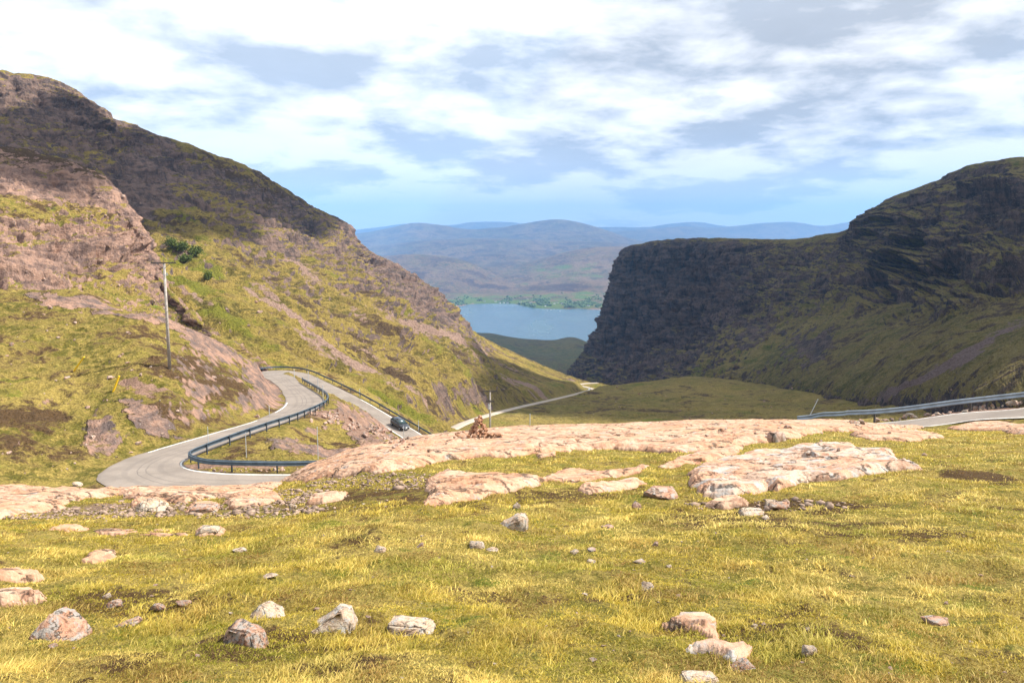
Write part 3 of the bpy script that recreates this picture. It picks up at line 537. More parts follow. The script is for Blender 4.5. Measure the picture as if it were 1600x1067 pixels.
def right_mountain():
    cols = [
     [(984, 398, 1850), (982, 440, 1850), (975, 490, 1850), (965, 540, 1850), (960, 600, 1850)],
     [(973, 391, 1520), (964, 435, 1495), (949, 485, 1465), (924, 537, 1430), (890, 590, 1390)],
     [(1008, 381, 1470), (1006, 430, 1440), (1000, 480, 1400), (990, 535, 1345), (965, 600, 1270)],
     [(1060, 374, 1440), (1065, 425, 1390), (1068, 478, 1330), (1070, 530, 1240), (1040, 600, 1080)],
     [(1115, 373, 1400), (1130, 420, 1320), (1140, 465, 1230), (1145, 515, 1110), (1120, 600, 880)],
     [(1180, 374, 1350), (1200, 412, 1240), (1215, 452, 1130), (1225, 503, 990), (1205, 600, 740)],
     [(1250, 376, 1270), (1270, 402, 1160), (1288, 440, 1040), (1300, 492, 880), (1280, 605, 590)],
     [(1310, 367, 1200), (1332, 396, 1080), (1350, 436, 950), (1360, 492, 790), (1345, 610, 480)],
     [(1343, 356, 1150), (1368, 390, 1020), (1395, 436, 880), (1408, 492, 700), (1395, 614, 410)],
     [(1368, 330, 1110), (1405, 372, 960), (1440, 425, 800), (1456, 492, 600), (1440, 620, 345)],
     [(1402, 310, 1080), (1440, 352, 910), (1472, 412, 750), (1488, 490, 540), (1465, 622, 315)],
     [(1448, 290, 1040), (1485, 338, 860), (1512, 406, 700), (1526, 488, 480), (1500, 624, 280)],
     [(1492, 272, 1000), (1535, 330, 820), (1560, 400, 650), (1572, 486, 440), (1550, 626, 235)],
     [(1540, 258, 965), (1585, 326, 780), (1610, 398, 600), (1625, 484, 405), (1605, 628, 205)],
     [(1600, 250, 930), (1650, 322, 740), (1680, 396, 560), (1700, 482, 370), (1680, 628, 180)],
     [(1720, 254, 880), (1780, 322, 690), (1820, 396, 510), (1850, 482, 330), (1850, 628, 165)],
     [(1900, 250, 820), (1980, 320, 620), (2020, 396, 450), (2050, 482, 300), (2050, 628, 150)]]
    N = np.array([[P(*c) for c in col] for col in cols])           # cols x rows x 3
    N = np.moveaxis(N, 1, 0)
    b1 = N[0].copy(); b1[:, 1] += 140; b1[:, 0] += 30; b1[:, 2] -= 8 + 0.55 * (N[0][:, 2] - N[1][:, 2]); b1[0] = N[0][0] + [40, 40, -4]; b2 = b1 + np.array([120, 300, -150.])
    rows = [b2, b1] + [N[i] for i in range(5)]; un = N[4].copy(); un[:, 1] -= 45; un[:, 2] -= 30; rows.append(un)
    nv, nu = 620, 1050; V = loft(rows, nu, nv)
    v = np.linspace(0, len(rows) - 1, nv)[:, None] * np.ones((1, nu)); u = np.linspace(0, len(cols) - 1, nu)[None] * np.ones((nv, 1))
    px, py = proj(V[..., 0], V[..., 1], V[..., 2])
    rock = 0.55 + 0.45 * smooth(6.0, 3.0, u) * smooth(5.6, 4.8, v) + 0.25 * smooth(4.0, 2.5, v) - 0.6 * smooth(4.2, 5.6, v) * smooth(2.5, 5.0, u)
    lock = 0.22 + 0.78 * smooth(2.0, 3.0, v); lock = lock * (1 - 0.7 * smooth(4.3, 6.0, v) * smooth(3.0, 6.0, u))
    terr = smooth(5.5, 8.0, u) * smooth(5.6, 4.6, v)
    V2, R, gul, g2 = relief(V, 15 - 4 * terr, 110, 24, 7.0 + 13 * terr - 3 * smooth(5.5, 4.0, u), 2.4, 12.0 - 9 * terr + 6 * smooth(5, 3, u), np.clip(rock + .5 * terr, 0, 1.2), (-0.6, -0.8), lock, (-0.13, 0.04))
    blobs = [(1000, 470, 90, 110, 5, 0, .8), (1090, 440, 90, 80, 0, 0, .4), (1340, 640, 330, 60, 0, 0, -.4), (1480, 560, 200, 50, -25, 0, -.35), (1180, 560, 90, 22, -12, 1, .2), (1240, 420, 60, 9, -42, 2, .45), (1500, 560, 140, 7, -28, 2, .6), (1420, 600, 140, 6, -22, 2, .5), (1560, 520, 90, 6, -32, 2, .5), (1130, 490, 40, 10, -20, 2, .5), (985, 560, 40, 5, -35, 2, .5), (1270, 545, 50, 30, -20, 0, .5), (1180, 520, 40, 20, -20, 0, .4)]
    M = blob_mask(V2, blobs, (0.52, 0.42, 0.0), 1.6, 30.0)
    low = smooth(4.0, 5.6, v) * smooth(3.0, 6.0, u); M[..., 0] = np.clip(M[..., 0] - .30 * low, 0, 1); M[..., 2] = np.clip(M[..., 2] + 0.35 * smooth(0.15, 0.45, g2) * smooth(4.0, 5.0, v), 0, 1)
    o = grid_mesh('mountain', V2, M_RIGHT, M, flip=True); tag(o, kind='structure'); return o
def glen_floor():
    cols = [
     [(560, 640, 640), (560, 640, 500), (560, 690, 320), (560, 730, 250), (560, 780, 150)],
     [(700, 560, 800), (700, 590, 680), (690, 650, 380), (690, 684, 262), (690, 760, 150)],
     [(800, 600, 960), (800, 578, 800), (770, 640, 430), (760, 670, 300), (750, 760, 150)],
     [(880, 640, 1020), (875, 592, 850), (850, 634, 520), (830, 676, 290), (820, 760, 150)],
     [(950, 650, 1060), (950, 603, 870), (930, 630, 560), (920, 670, 300), (900, 760, 150)],
     [(1010, 650, 1060), (1010, 598, 870), (1020, 631, 540), (1010, 664, 310), (1000, 760, 150)],
     [(1080, 640, 1080), (1075, 590, 890), (1110, 628, 560), (1110, 660, 310), (1100, 760, 150)],
     [(1180, 640, 1000), (1170, 598, 840), (1210, 632, 540), (1210, 658, 300), (1200, 760, 150)],
     [(1330, 650, 700), (1330, 626, 540), (1330, 642, 400), (1330, 656, 270), (1330, 760, 140)],
     [(1520, 660, 450), (1520, 640, 330), (1520, 650, 270), (1520, 665, 220), (1520, 760, 130)],
     [(1900, 660, 350), (1900, 640, 250), (1900, 650, 210), (1900, 665, 180), (1900, 760, 120)]]
    N = np.moveaxis(np.array([[P(*c) for c in col] for col in cols]), 1, 0)
    far = N[0] + np.array([60, 250, -130.]); rows = [far] + [N[i] for i in range(5)]
    nv, nu = 360, 800; V = loft(rows, nu, nv); v = np.linspace(0, 5, nv)[:, None] * np.ones((1, nu)); x, y = V[..., 0], V[..., 1]
    k = 0.3 + 0.7 * smooth(1.9, 2.6, v)
    V[..., 2] += k * (4.0 * fbm(x / 70, y / 70, 0, 4) + 1.1 * fbm(x / 18, y / 18, 2, 4, ridged=True) + 0.5 * fbm(x / 5, y / 5, 1, 3))
    st = smooth(0.02, 0.0, np.abs(perlin(x / 60, y / 45, 5.0))) * 1.6; V[..., 2] -= st * smooth(2.3, 2.8, v); V = carve(V)
    blobs = [(960, 601, 90, 7, 0, 1, .1), (1090, 575, 60, 10, -12, 0, .4), (1010, 640, 140, 3, 3, 1, -.12), (880, 655, 150, 8, 0, 1, .05)]
    M = blob_mask(V, blobs, (0.42, 0.47, 0.0), 1.4, 25.0)
    o = grid_mesh('glen_floor', V, M_FLOOR, M); tag(o, kind='structure'); return o
VRL = catmull(np.array([[*P(*c), 1.7] for c in [(700, 673, 285), (712, 667, 305), (730, 659, 335), (765, 647.5, 390), (810, 636, 480), (850, 627, 560), (885, 619, 650), (910, 612.5, 740), (927, 607.5, 800)]]), 8)
VRL2 = catmull(np.array([[*P(*c), 1.7] for c in [(927, 607.5, 800), (915, 604.5, 812), (904, 601.5, 828), (914, 599, 842), (934, 598, 850)]]), 6)
def carve(V):
    x, y, z = V[..., 0].ravel(), V[..., 1].ravel(), V[..., 2].ravel().copy()
    for ln in (VRL, VRL2):
        m = (x > ln[:, 0].min() - 25) & (x < ln[:, 0].max() + 25) & (y > ln[:, 1].min() - 25) & (y < ln[:, 1].max() + 25)
        if m.any(): d, rz, rw = seg_dist(x[m], y[m], ln[::2]); k = smooth(13, 1.2, d); z[m] = z[m] * (1 - k) + (rz - .35) * k
    V = V.copy(); V[..., 2] = z.reshape(V.shape[:2]); return V
G_LEFT = left_mountain(); G_SPUR = left_spur(); G_RIGHT = right_mountain(); G_FLOOR = glen_floor()

# ------------------------------------------------------------------ low land, loch and far hills
def ridge(name, sky, base, mat, nu=500, nv=160, amp=30, wl=600, back=(0, 1500, -250), rows=(0.3, 0.65, 1.0), zp=0.85, mask=(0.5, 0.5, 0.0), blobs=(), fine=0.35):
    T = np.array([P(*c) for c in sky]); B = np.array([P(*c) for c in base]); n = max(len(T), len(B))
    T = cr_interp(T, 24, 0); B = cr_interp(B, 24, 0)
    R = [T + np.array(back), T] + lerp_rows(T, B, rows, zp); V = loft(R, nu, nv); v = np.linspace(0, len(R) - 1, nv)[:, None] * np.ones((1, nu))
    x, y = V[..., 0], V[..., 1]; lock = 0.25 + 0.75 * smooth(1.0, 2.0, v)
    V[..., 2] += lock * amp * (0.9 * fbm(x / wl, y / wl, 1, 6, fine + .15, ridged=True) + 0.6 * fbm(x / wl / 2.1, y / wl / 2.1, 4, 5))
    M = blob_mask(V, blobs, mask, 0.8, wl / 2); o = grid_mesh(name, V, mat, M); tag(o, kind='structure'); return o
M_LOW = terrain_mat('low_land_ground', 120.0, rocklo=0.5, rockhi=0.62, bumpd=4, straw=(0.14, 0.12, 0.05), olive=(0.07, 0.08, 0.03), lush=(0.06, 0.08, 0.02), brown=(0.07, 0.05, 0.035), strata=False)
ridge('low_moor', [(680, 505, 3900), (740, 522, 3900), (770, 525, 3900), (810, 532, 3850), (860, 534, 3800), (890, 529, 3850), (915, 537, 3800), (960, 560, 3700), (1100, 570, 3600)], [(640, 640, 1350), (760, 645, 1350), (900, 650, 1350), (1000, 655, 1350), (1150, 660, 1350)], M_LOW, amp=26, wl=500, back=(0, 500, -160), mask=(0.4, 0.45, 0.0))
SEA = -548.0
def loch():
    m, t, b, _ = new_mat('loch_water'); oc = t.new('ShaderNodeTexCoord').outputs['Object']
    n = t.noise(t.scale(oc, (1.0, 0.35, 1.0)), 0.0035, 4, 0.5, 0.4); b.inputs['Base Color'].default_value = (0.035, 0.075, 0.10, 1)
    n2 = t.noise(t.scale(oc, (0.6, 1.0, 1.0)), 0.09, 6, 0.7)
    t.put(b.inputs['Base Color'], t.mix(t.step(n, 0.42, 0.62), (0.035, 0.085, 0.12), (0.06, 0.115, 0.145)))
    t.put(b.inputs['Roughness'], t.step(n, 0.4, 0.65, 0.16, 0.3)); b.inputs['Specular IOR Level'].default_value = 0.5; b.inputs['IOR'].default_value = 1.333
    bn = t.new('ShaderNodeBump'); bn.inputs['Strength'].default_value = 0.5; bn.inputs['Distance'].default_value = 1.6; t.put(bn.inputs['Height'], n2); t.l.new(bn.outputs[0], b.inputs['Normal'])
    xs = np.linspace(-6000, 9000, 30); ys = np.linspace(2600, 8600, 20); X, Y = np.meshgrid(xs, ys, indexing='ij')
    o = grid_mesh('water', np.stack([X, Y, X * 0 + SEA], -1), m, flip=True); tag(o, kind='structure')
loch()
shore = [(560, 474), (640, 476), (700, 479.5), (722, 478), (735, 475.5), (760, 474.5), (800, 475), (822, 479), (842, 482), (880, 483), (905, 482.5), (940, 484), (1100, 486)]
def shore_d(py): _, s = ray(800, py); return SEA / s
WL = [(px, py, shore_d(py) * 1.0) for px, py in shore]
def far_shore():
    T = [(px, 447 if px < 700 else 444 - 6 * math.sin(px / 70.0), 8100) for px, py, d in WL]; T = [(px, py, d) for (px, py, d) in T]
    Wt = np.array([P(*c) for c in WL]); Wt[:, 2] = SEA; near = Wt + np.array([0, -350, -14.]); r1 = Wt + np.array([0, 90, 7.]); r2 = Wt + np.array([0, 650, 28.]); Tt = np.array([P(*c) for c in T]); r3 = (r2 + Tt) / 2 + [0, 0, -12]
    bk = Tt + np.array([0, 900, -60.]); R = [bk, Tt, r3, r2, r1, Wt, near]
    V = loft(R, 700, 260); v = np.linspace(0, 6, 260)[:, None] * np.ones((1, 700)); x, y = V[..., 0], V[..., 1]
    V[..., 2] += smooth(4.6, 2.5, v) * 26 * fbm(x / 420, y / 420, 3, 6, 0.5) + smooth(5.0, 4.0, v) * 2.5 * fbm(x / 60, y / 60, 1, 3)
    M = blob_mask(V, [(820, 476, 220, 8, 1, 1, .35), (770, 466, 130, 8, 0, 1, .2), (900, 462, 80, 8, -5, 1, .2), (715, 478.5, 24, 3, -6, 2, .9), (935, 483, 18, 1.6, 2, 2, .9), (850, 447, 110, 8, 3, 1, -.35)], (0.4, 0.46, 0.0), 1.2, 150)
    o = grid_mesh('shore', V, M_FAR, M); tag(o, kind='structure'); return o
G_SHORE = far_shore()
ridge('hills', [(420, 412, 9300), (540, 408, 9300), (600, 401, 9000), (640, 399, 9000), (690, 401, 9000), (730, 410, 8900), (762, 425, 8800), (790, 438, 8700), (830, 448, 8600)], [(540, 480, 7300), (620, 480, 7200), (720, 476, 7300), (830, 474, 7400)], M_FAR, amp=55, wl=700, mask=(0.62, 0.35, 0.0), back=(0, 900, -150), blobs=[(725, 425, 18, 8, 60, 2, .3)])
ridge('hills', [(700, 432, 10400), (780, 420, 10200), (815, 413, 10100), (850, 404, 10000), (880, 396, 10000), (915, 389, 10000), (950, 387, 10000), (1000, 388, 10000), (1080, 396, 10000)], [(680, 475, 7600), (800, 473, 7600), (900, 472, 7600), (1080, 472, 7600)], M_FAR, amp=60, wl=750, mask=(0.5, 0.4, 0.1), back=(0, 900, -150), blobs=[(900, 425, 80, 14, 0, 1, .2), (930, 395, 90, 6, 0, 0, .2)])
ridge('hills', [(480, 398, 14000), (560, 388, 14000), (610, 383, 13800), (680, 377, 13500), (760, 374, 13500), (850, 377, 13500), (940, 380, 13500), (1020, 386, 13500), (1100, 390, 13500)], [(480, 452, 8900), (700, 450, 8900), (900, 448, 8900), (1100, 448, 8900)], M_FAR, amp=110, wl=1300, mask=(0.55, 0.3, 0.0), back=(0, 1500, -300))
ridge('mountain_range', [(480, 372, 16500), (545, 369, 16500), (600, 362, 16500), (650, 353, 16200), (690, 356, 16200), (735, 362, 16200), (780, 360, 16200), (825, 352, 16000), (868, 345, 16000), (900, 349, 16000), (940, 362, 16000), (985, 378, 16000), (1040, 388, 16000)], [(480, 410, 13000), (700, 410, 13000), (900, 410, 13000), (1040, 410, 13000)], M_FAR, amp=150, wl=2200, mask=(0.6, 0.3, 0.0), back=(0, 1800, -600))
ridge('mountain_range', [(880, 372, 20500), (960, 366, 20500), (1010, 362, 20500), (1060, 357, 20500), (1110, 360, 20500), (1150, 355, 20500), (1200, 350, 20500), (1240, 351, 20500), (1280, 355, 20500), (1345, 345, 20500), (1400, 338, 20500), (1700, 345, 20500)], [(880, 396, 17000), (1150, 396, 17000), (1400, 396, 17000), (1700, 396, 17000)], M_FAR, amp=150, wl=2600, mask=(0.6, 0.3, 0.0), back=(0, 2500, -600))
ridge('mountain_range', [(430, 364, 25000), (560, 362, 25000), (640, 354, 25000), (700, 358, 25000), (760, 350, 25000), (860, 356, 25000), (960, 360, 25000), (1020, 360, 25000), (1085, 351, 25000), (1150, 360, 25000), (1250, 358, 25000), (1400, 356, 25000)], [(430, 385, 21500), (700, 385, 21500), (900, 385, 21500), (1400, 385, 21500)], M_FAR, amp=200, wl=3200, mask=(0.6, 0.3, 0.0), back=(0, 2500, -800))
# ------------------------------------------------------------------ roads
def offset_line(line, off):
    """line: (n,4) x,y,z,halfwidth; off(i) metres to the right of travel"""
    p = line[:, :2]; t = np.gradient(p, axis=0); t /= np.linalg.norm(t, axis=1, keepdims=True) + 1e-9
    r = np.column_stack([t[:, 1], -t[:, 0]]); o = np.array([off(i) for i in range(len(line))])[:, None]
    return np.column_stack([p + r * o, line[:, 2]])
def asphalt_mat():
    m, t, b, _ = new_mat('worn_asphalt'); oc = t.new('ShaderNodeTexCoord').outputs['Object']
    at = t.new('ShaderNodeAttribute', attribute_name='mask'); u, v, _w = t.sep(at.outputs['Vector'])
    n1 = t.noise(oc, 0.35, 6, 0.6); n2 = t.noise(oc, 6.0, 5, 0.7); n3 = t.noise(t.comb(t.math('MULTIPLY', u, 9.0), t.math('MULTIPLY', v, 60.0), 0.0), 1.0, 4, 0.6)
    c = t.mix(t.step(n1, 0.35, 0.65), (0.19, 0.158, 0.132), (0.26, 0.218, 0.182))
    c = t.mix(t.step(n2, 0.3, 0.7, 0.0, 0.35), c, (0.16, 0.135, 0.115))
    wl = t.math('ADD', u, t.math('MULTIPLY', t.math('SUBTRACT', n1, 0.5), 0.05))
    for c0, w_, a_ in ((0.44, 0.008, 0.7), (0.54, 0.014, 0.45), (0.30, 0.05, 0.22), (0.70, 0.05, 0.22)):
        dd = t.math('ABSOLUTE', t.math('SUBTRACT', wl, c0)); c = t.mix(t.step(dd, w_ * .4, w_, a_, 0.0), c, (0.10, 0.085, 0.075))
    ed = t.math('ABSOLUTE', t.math('SUBTRACT', u, 0.5)); c = t.mix(t.step(t.math('ADD', ed, t.math('MULTIPLY', t.math('SUBTRACT', n2, 0.5), 0.08)), 0.44, 0.50, 0.0, 0.6), c, (0.15, 0.12, 0.10))
    t.put(b.inputs['Base Color'], c); b.inputs['Roughness'].default_value = 0.85
    bn = t.new('ShaderNodeBump'); bn.inputs['Strength'].default_value = 0.3; bn.inputs['Distance'].default_value = 0.02; t.put(bn.inputs['Height'], n2); t.l.new(bn.outputs[0], b.inputs['Normal']); return m
M_ASPH = asphalt_mat()
RL = np.vstack([RL2[:-1], RL1])
def ribbon(name, line, hw_l, hw_r, lift, mat, nc=9):
    """hw_l, hw_r: signed offsets to the right of travel, functions of index"""
    U = np.linspace(0, 1, nc); V = np.empty((len(line), nc, 3)); M = np.zeros(V.shape)
    s = np.concatenate([[0], np.cumsum(np.hypot(*np.diff(line[:, :2], axis=0).T))])
    for j, u in enumerate(U):
        V[:, j] = offset_line(line, lambda i: hw_l(i) * (1 - u) + hw_r(i) * u); V[:, j, 2] += lift; M[:, j, 0] = u; M[:, j, 1] = s / 100
    o = grid_mesh(name, V, mat, M, flip=True); tag(o, kind='structure'); return o
edge_n = fbm(np.arange(len(RL)) * 0.21, 3.3, 0, 3)
ribbon('road', RL, lambda i: -RL[i, 3] - .25 * edge_n[i], lambda i: RL[i, 3] + .25 * edge_n[::-1][i], 0.0, M_ASPH)
M_PAINT = simple_mat('worn_white_paint', (0.72, 0.70, 0.65), 0.7, var=0.3, scale=3.0)
def marking(i0, i1, side, line=RL, w=0.13, inset=0.22):
    seg = line[i0:i1]; f = lambda i: side * (seg[i, 3] - inset)
    V0 = offset_line(seg, lambda i: f(i) - w / 2); V1 = offset_line(seg, lambda i: f(i) + w / 2); V = np.stack([V0, V1], 1); V[..., 2] += 0.006
    o = grid_mesh('road_marking', V, M_PAINT, flip=True); tag(o, kind='structure')
n2l = len(RL2) - 1
def idx(px, lo, hi):
    pxs, _ = proj(RL[lo:hi, 0], RL[lo:hi, 1], RL[lo:hi, 2]); return lo + int(np.argmin(np.abs(pxs - px)))
a_, b_ = n2l + 45, n2l + 92
marking(0, n2l + 8, 1); marking(0, n2l + 8, -1)
marking(n2l + 38, n2l + 104, 1)                               # inner edge line round the lower bend
marking(n2l + 108, n2l + 142, -1); marking(n2l + 150, n2l + 166, -1)
marking(n2l + 232, n2l + 246, 1); marking(n2l + 262, n2l + 280, 1); marking(n2l + 258, n2l + 290, -1)

# ------------------------------------------------------------------ metals, posts and barriers
M_GALV = simple_mat('galvanised_steel', (0.30, 0.345, 0.39), 0.42, 0.55, 0.2, 1.5)
M_GALVD = simple_mat('weathered_dark_steel', (0.075, 0.095, 0.125), 0.5, 0.4, 0.25, 1.5)
M_GALVB = simple_mat('blue_tinted_steel', (0.09, 0.12, 0.15), 0.55, 0.3, 0.2, 1.5)
M_WOOD = simple_mat('weathered_pole_wood', (0.34, 0.30, 0.265), 0.85, 0, 0.3, 6.0, 0.01)
M_WOODD = simple_mat('dark_crossarm', (0.10, 0.085, 0.075), 0.8, 0, 0.3, 6.0)
M_YEL = simple_mat('yellow_marker_paint', (0.80, 0.52, 0.02), 0.5, 0, 0.1)
M_POLE = simple_mat('grey_snow_pole', (0.50, 0.52, 0.54), 0.5, 0.3, 0.15)
M_CER = simple_mat('brown_ceramic', (0.10, 0.06, 0.05), 0.3)
def bm_obj(name, bm, mat, parent=None, smooth_=False):
    me = bpy.data.meshes.new(name); bm.normal_update(); bm.to_mesh(me); bm.free(); return link(name, me, mat, parent, smooth_)
def add_box(bm, c, s, rot=None, bevel=0.0):
    r = bmesh.ops.create_cube(bm, size=1.0); M = Matrix.Translation(c) @ (rot.to_4x4() if rot else Matrix.Identity(4)) @ Matrix.Diagonal((*s, 1)); bmesh.ops.transform(bm, matrix=M, verts=r['verts'])
    if bevel: bmesh.ops.bevel(bm, geom=list({e for v in r['verts'] for e in v.link_edges}), offset=bevel, segments=2, affect='EDGES')
def add_cyl(bm, a, b, r0, r1=None, n=10):
    a = Vector(a); b = Vector(b); d = b - a; r1 = r0 if r1 is None else r1
    M = Matrix.Translation((a + b) / 2) @ d.to_track_quat('Z', 'Y').to_matrix().to_4x4(); bmesh.ops.create_cone(bm, cap_ends=True, segments=n, radius1=r0, radius2=r1, depth=d.length, matrix=M)
def resample(p, step):
    s = np.concatenate([[0], np.cumsum(np.linalg.norm(np.diff(p, axis=0), axis=1))]); n = max(2, int(s[-1] / step)); q = np.linspace(0, s[-1], n); return np.column_stack([np.interp(q, s, p[:, k]) for k in range(p.shape[1])])
def barrier(pts, side, label, mat, pmat, double=False, step=2.6, hgt=0.72):
    """pts: centre line on the ground; side: +1 puts the beam to the right (towards the road)"""
    p = resample(pts, 0.5); p[:, 2] = ground_z(p[:, 0], p[:, 1]); k = np.ones(9) / 9; zz = np.convolve(np.pad(p[:, 2], 4, 'edge'), k, 'valid'); p[:, 2] = np.maximum(zz, p[:, 2] - 0.1)
    root = empty('crash_barrier', p[len(p) // 2]); tag(root, label, 'crash barrier', 'crash barriers along the road'); org = np.array(root.location)
    t = np.gradient(p[:, :2], axis=0); t /= np.linalg.norm(t, axis=1, keepdims=True); r = np.column_stack([t[:, 1], -t[:, 0]]) * side
    # W section: offset, height
    prof = [(0.02, -.155), (0.09, -.13), (0.09, -.07), (0.03, -.03), (0.03, .03), (0.09, .07), (0.09, .13), (0.02, .155)]; back = [(a - 0.012, b) for a, b in prof[::-1]]; ring = prof + back + prof[:1]
    for zc in ((hgt - .1, hgt - .47) if double == 2 else (hgt - .05,)):
        V = np.empty((len(p), len(ring), 3))
        for j, (o, h) in enumerate(ring): V[:, j, :2] = p[:, :2] + r * (o + .06); V[:, j, 2] = p[:, 2] + zc + h
        grid_mesh('rail', V - org, mat, parent=root)
    if double:
        ring = [(-.03, -.03), (.03, -.03), (.03, .03), (-.03, .03), (-.03, -.03)]; V = np.empty((len(p), 5, 3))
        for j, (o, h) in enumerate(ring): V[:, j, :2] = p[:, :2] + r * o; V[:, j, 2] = p[:, 2] + hgt + .12 + h
        grid_mesh('top_rail', V - org, mat, parent=root)
    q = resample(p, step); pm = None
    for i, (x, y, z) in enumerate(q):
        tt = q[min(i + 1, len(q) - 1)] - q[max(i - 1, 0)]; a = math.atan2(tt[1], tt[0])
        if pm is None:
            bm = bmesh.new(); h = hgt + (.16 if double else .08); add_box(bm, (0, 0, h / 2 - .15), (.10, .09, h + .3), bevel=.008); add_box(bm, (0, side * -.05, hgt - .1), (.09, .03, .2)); o = bm_obj('post', bm, pmat, root); pm = o.data
        else: o = bpy.data.objects.new('post', pm); COL.objects.link(o); o.parent = root
        o.location = np.array([x, y, z]) - org; o.rotation_euler = (0, 0, a)
    return root
def off_pts(i0, i1, side, extra): return offset_line(RL[i0:i1], lambda i: side * (RL[i0 + i, 3] + extra))
barrier(off_pts(0, n2l + 6, 1, .75), -1, 'crash barrier above the pink rubble verge on the right, its beam catching the light', M_GALV, M_WOODD, step=4.0)
barrier(off_pts(n2l + 35, n2l + 190, 1, .45), -1, 'blue tinted crash barrier curving round the inside of the lower hairpin bend', M_GALVB, M_GALVD, double=1, step=3.0)
barrier(off_pts(n2l + 203, n2l + 288, -1, .7), 1, 'long dark crash barrier along the far side of the lower road behind the parked car', M_GALVD, M_GALVD, step=3.2)

bpy.context.view_layer.update()
DG = bpy.context.evaluated_depsgraph_get()
def pick(px, py, y0=0.0):
    t, s = ray(px, py); ok, loc, nor, _, ob, _ = sc.ray_cast(DG, Vector((float(t) * y0, y0, float(s) * y0)), Vector((float(t), 1.0, float(s))).normalized(), distance=60000)
    return (np.array(loc), np.array(nor), ob.name) if ok else (None, None, None)
def drop(x, y, z0=400):
    ok, loc, nor, _, ob, _ = sc.ray_cast(DG, Vector((x, y, z0)), Vector((0, 0, -1)), distance=3000); return np.array(loc) if ok else None

# the valley road
M_VR = simple_mat('valley_road_surface', (0.36, 0.30, 0.24), 0.9, 0, 0.12, 0.05)
for ln in (VRL, VRL2):
    ln = resample(ln, 2.5); V = np.stack([offset_line(ln, lambda i: u) for u in (-2.2, -1.7, -.8, 0, .8, 1.7, 2.2)], 1); V[:, 1:-1, 2] += .12; V[:, (0, -1), 2] -= .5; V[:, 3, 2] += .04; tag(grid_mesh('road', V, M_VR, flip=True), kind='structure')
VL = VRL

# ------------------------------------------------------------------ poles
def utility_pole(px, py, d, top_py, label, arms, lean=0.0, braces=True):
    if d is None: p = near_hit(px, py)
    else: p = P(px, py, d); p[2] = float(ground_z(np.array([p[0]]), np.array([p[1]]))[0])
    h = None; zs = np.linspace(2, 20, 400); _, pyy = proj(p[0], p[1], p[2] + zs); h = float(zs[np.argmin(np.abs(pyy - top_py))])
    root = empty('utility_pole', p); root.rotation_euler = (0, lean, 0); tag(root, label, 'utility pole')
    bm = bmesh.new(); add_cyl(bm, (0, 0, -.4), (0, 0, h), .17, .12, 14); bm_obj('pole', bm, M_WOOD, root, True)
    for z, L, th in arms:
        z = h - z; bm = bmesh.new(); add_box(bm, (0, -.14, z), (L, .11, th), bevel=.01); ca = bm_obj('crossarm', bm, M_WOODD, root)
        for x in (-L / 2 + .12, 0, L / 2 - .12):
            bm = bmesh.new(); add_cyl(bm, (x, -.14, z + th / 2), (x, -.14, z + th / 2 + .10), .02, n=8)
            for k in range(3): add_cyl(bm, (x, -.14, z + th / 2 + .08 + k * .05), (x, -.14, z + th / 2 + .12 + k * .05), .06, .045, 10)
            bm_obj('insulator', bm, M_CER, ca)
        if L > 1.6:
            for s in (-1, 1): bm = bmesh.new(); add_box(bm, (s * L * .16, -.2, z - .28), (L * .36, .015, .04), Matrix.Rotation(-s * .75, 3, 'Y')); bm_obj('brace', bm, M_GALVD, root)
    return root, h
UP1, H1 = utility_pole(265, 576, None, 410, 'tall grey wooden utility pole on the left hillside above the bend', [(0.05, 2.5, .12)], lean=0.0)
bm = bmesh.new(); add_box(bm, (.16, -.16, H1 - 1.25), (.5, .05, .05)); add_cyl(bm, (.3, -.16, H1 - 1.2), (.3, -.16, H1 - 1.0), .05, n=8); bm_obj('bracket', bm, M_POLE, UP1)
UP2, H2 = utility_pole(766, 709, 130, 610, 'utility pole with two crossarms rising behind the rock ridge beside the cairn', [(0.1, 2.4, .20), (1.75, 1.4, .24)])
bm = bmesh.new(); add_cyl(bm, (-.2, -.2, H2 - 3.0), (-.2, -.2, H2 - 2.2), .14, n=12); bm_obj('transformer', bm, M_POLE, UP2)
SNOW = [(385, 715, 676, None, 'thin grey snow pole inside the lower bend, the left one of the pair'), (497, 717, 667, None, 'thin grey snow pole inside the lower bend, just left of the pink ridge'), (326, 702, 667, None, 'thin snow pole on the road edge where the blue barrier turns'),
      (421, 651, 634, None, 'short snow pole on the left verge below the rocky bank'), (460, 592, 577, None, 'thin snow pole in the fork of the upper hairpin bend'), (482, 600, 580, None, 'thin snow pole between the two arms of the upper hairpin'),
      (427, 574, 559, None, 'tiny snow pole behind the top of the upper hairpin'), (497, 613, 590, None, 'thin snow pole behind the corner of the blue barrier'), (505, 629, 602, None, 'blue grey snow pole at the corner of the blue barrier'), (562, 619, 608, None, 'tiny snow pole beyond the long dark barrier'),
      (654, 674, 657, None, 'thin snow pole beyond the dark barrier near the car'), (631, 690, 666, 112, 'pale snow pole in front of the dark car'), (828, 690, 647, 62, 'pale snow pole sticking up behind the ridge right of the cairn')]
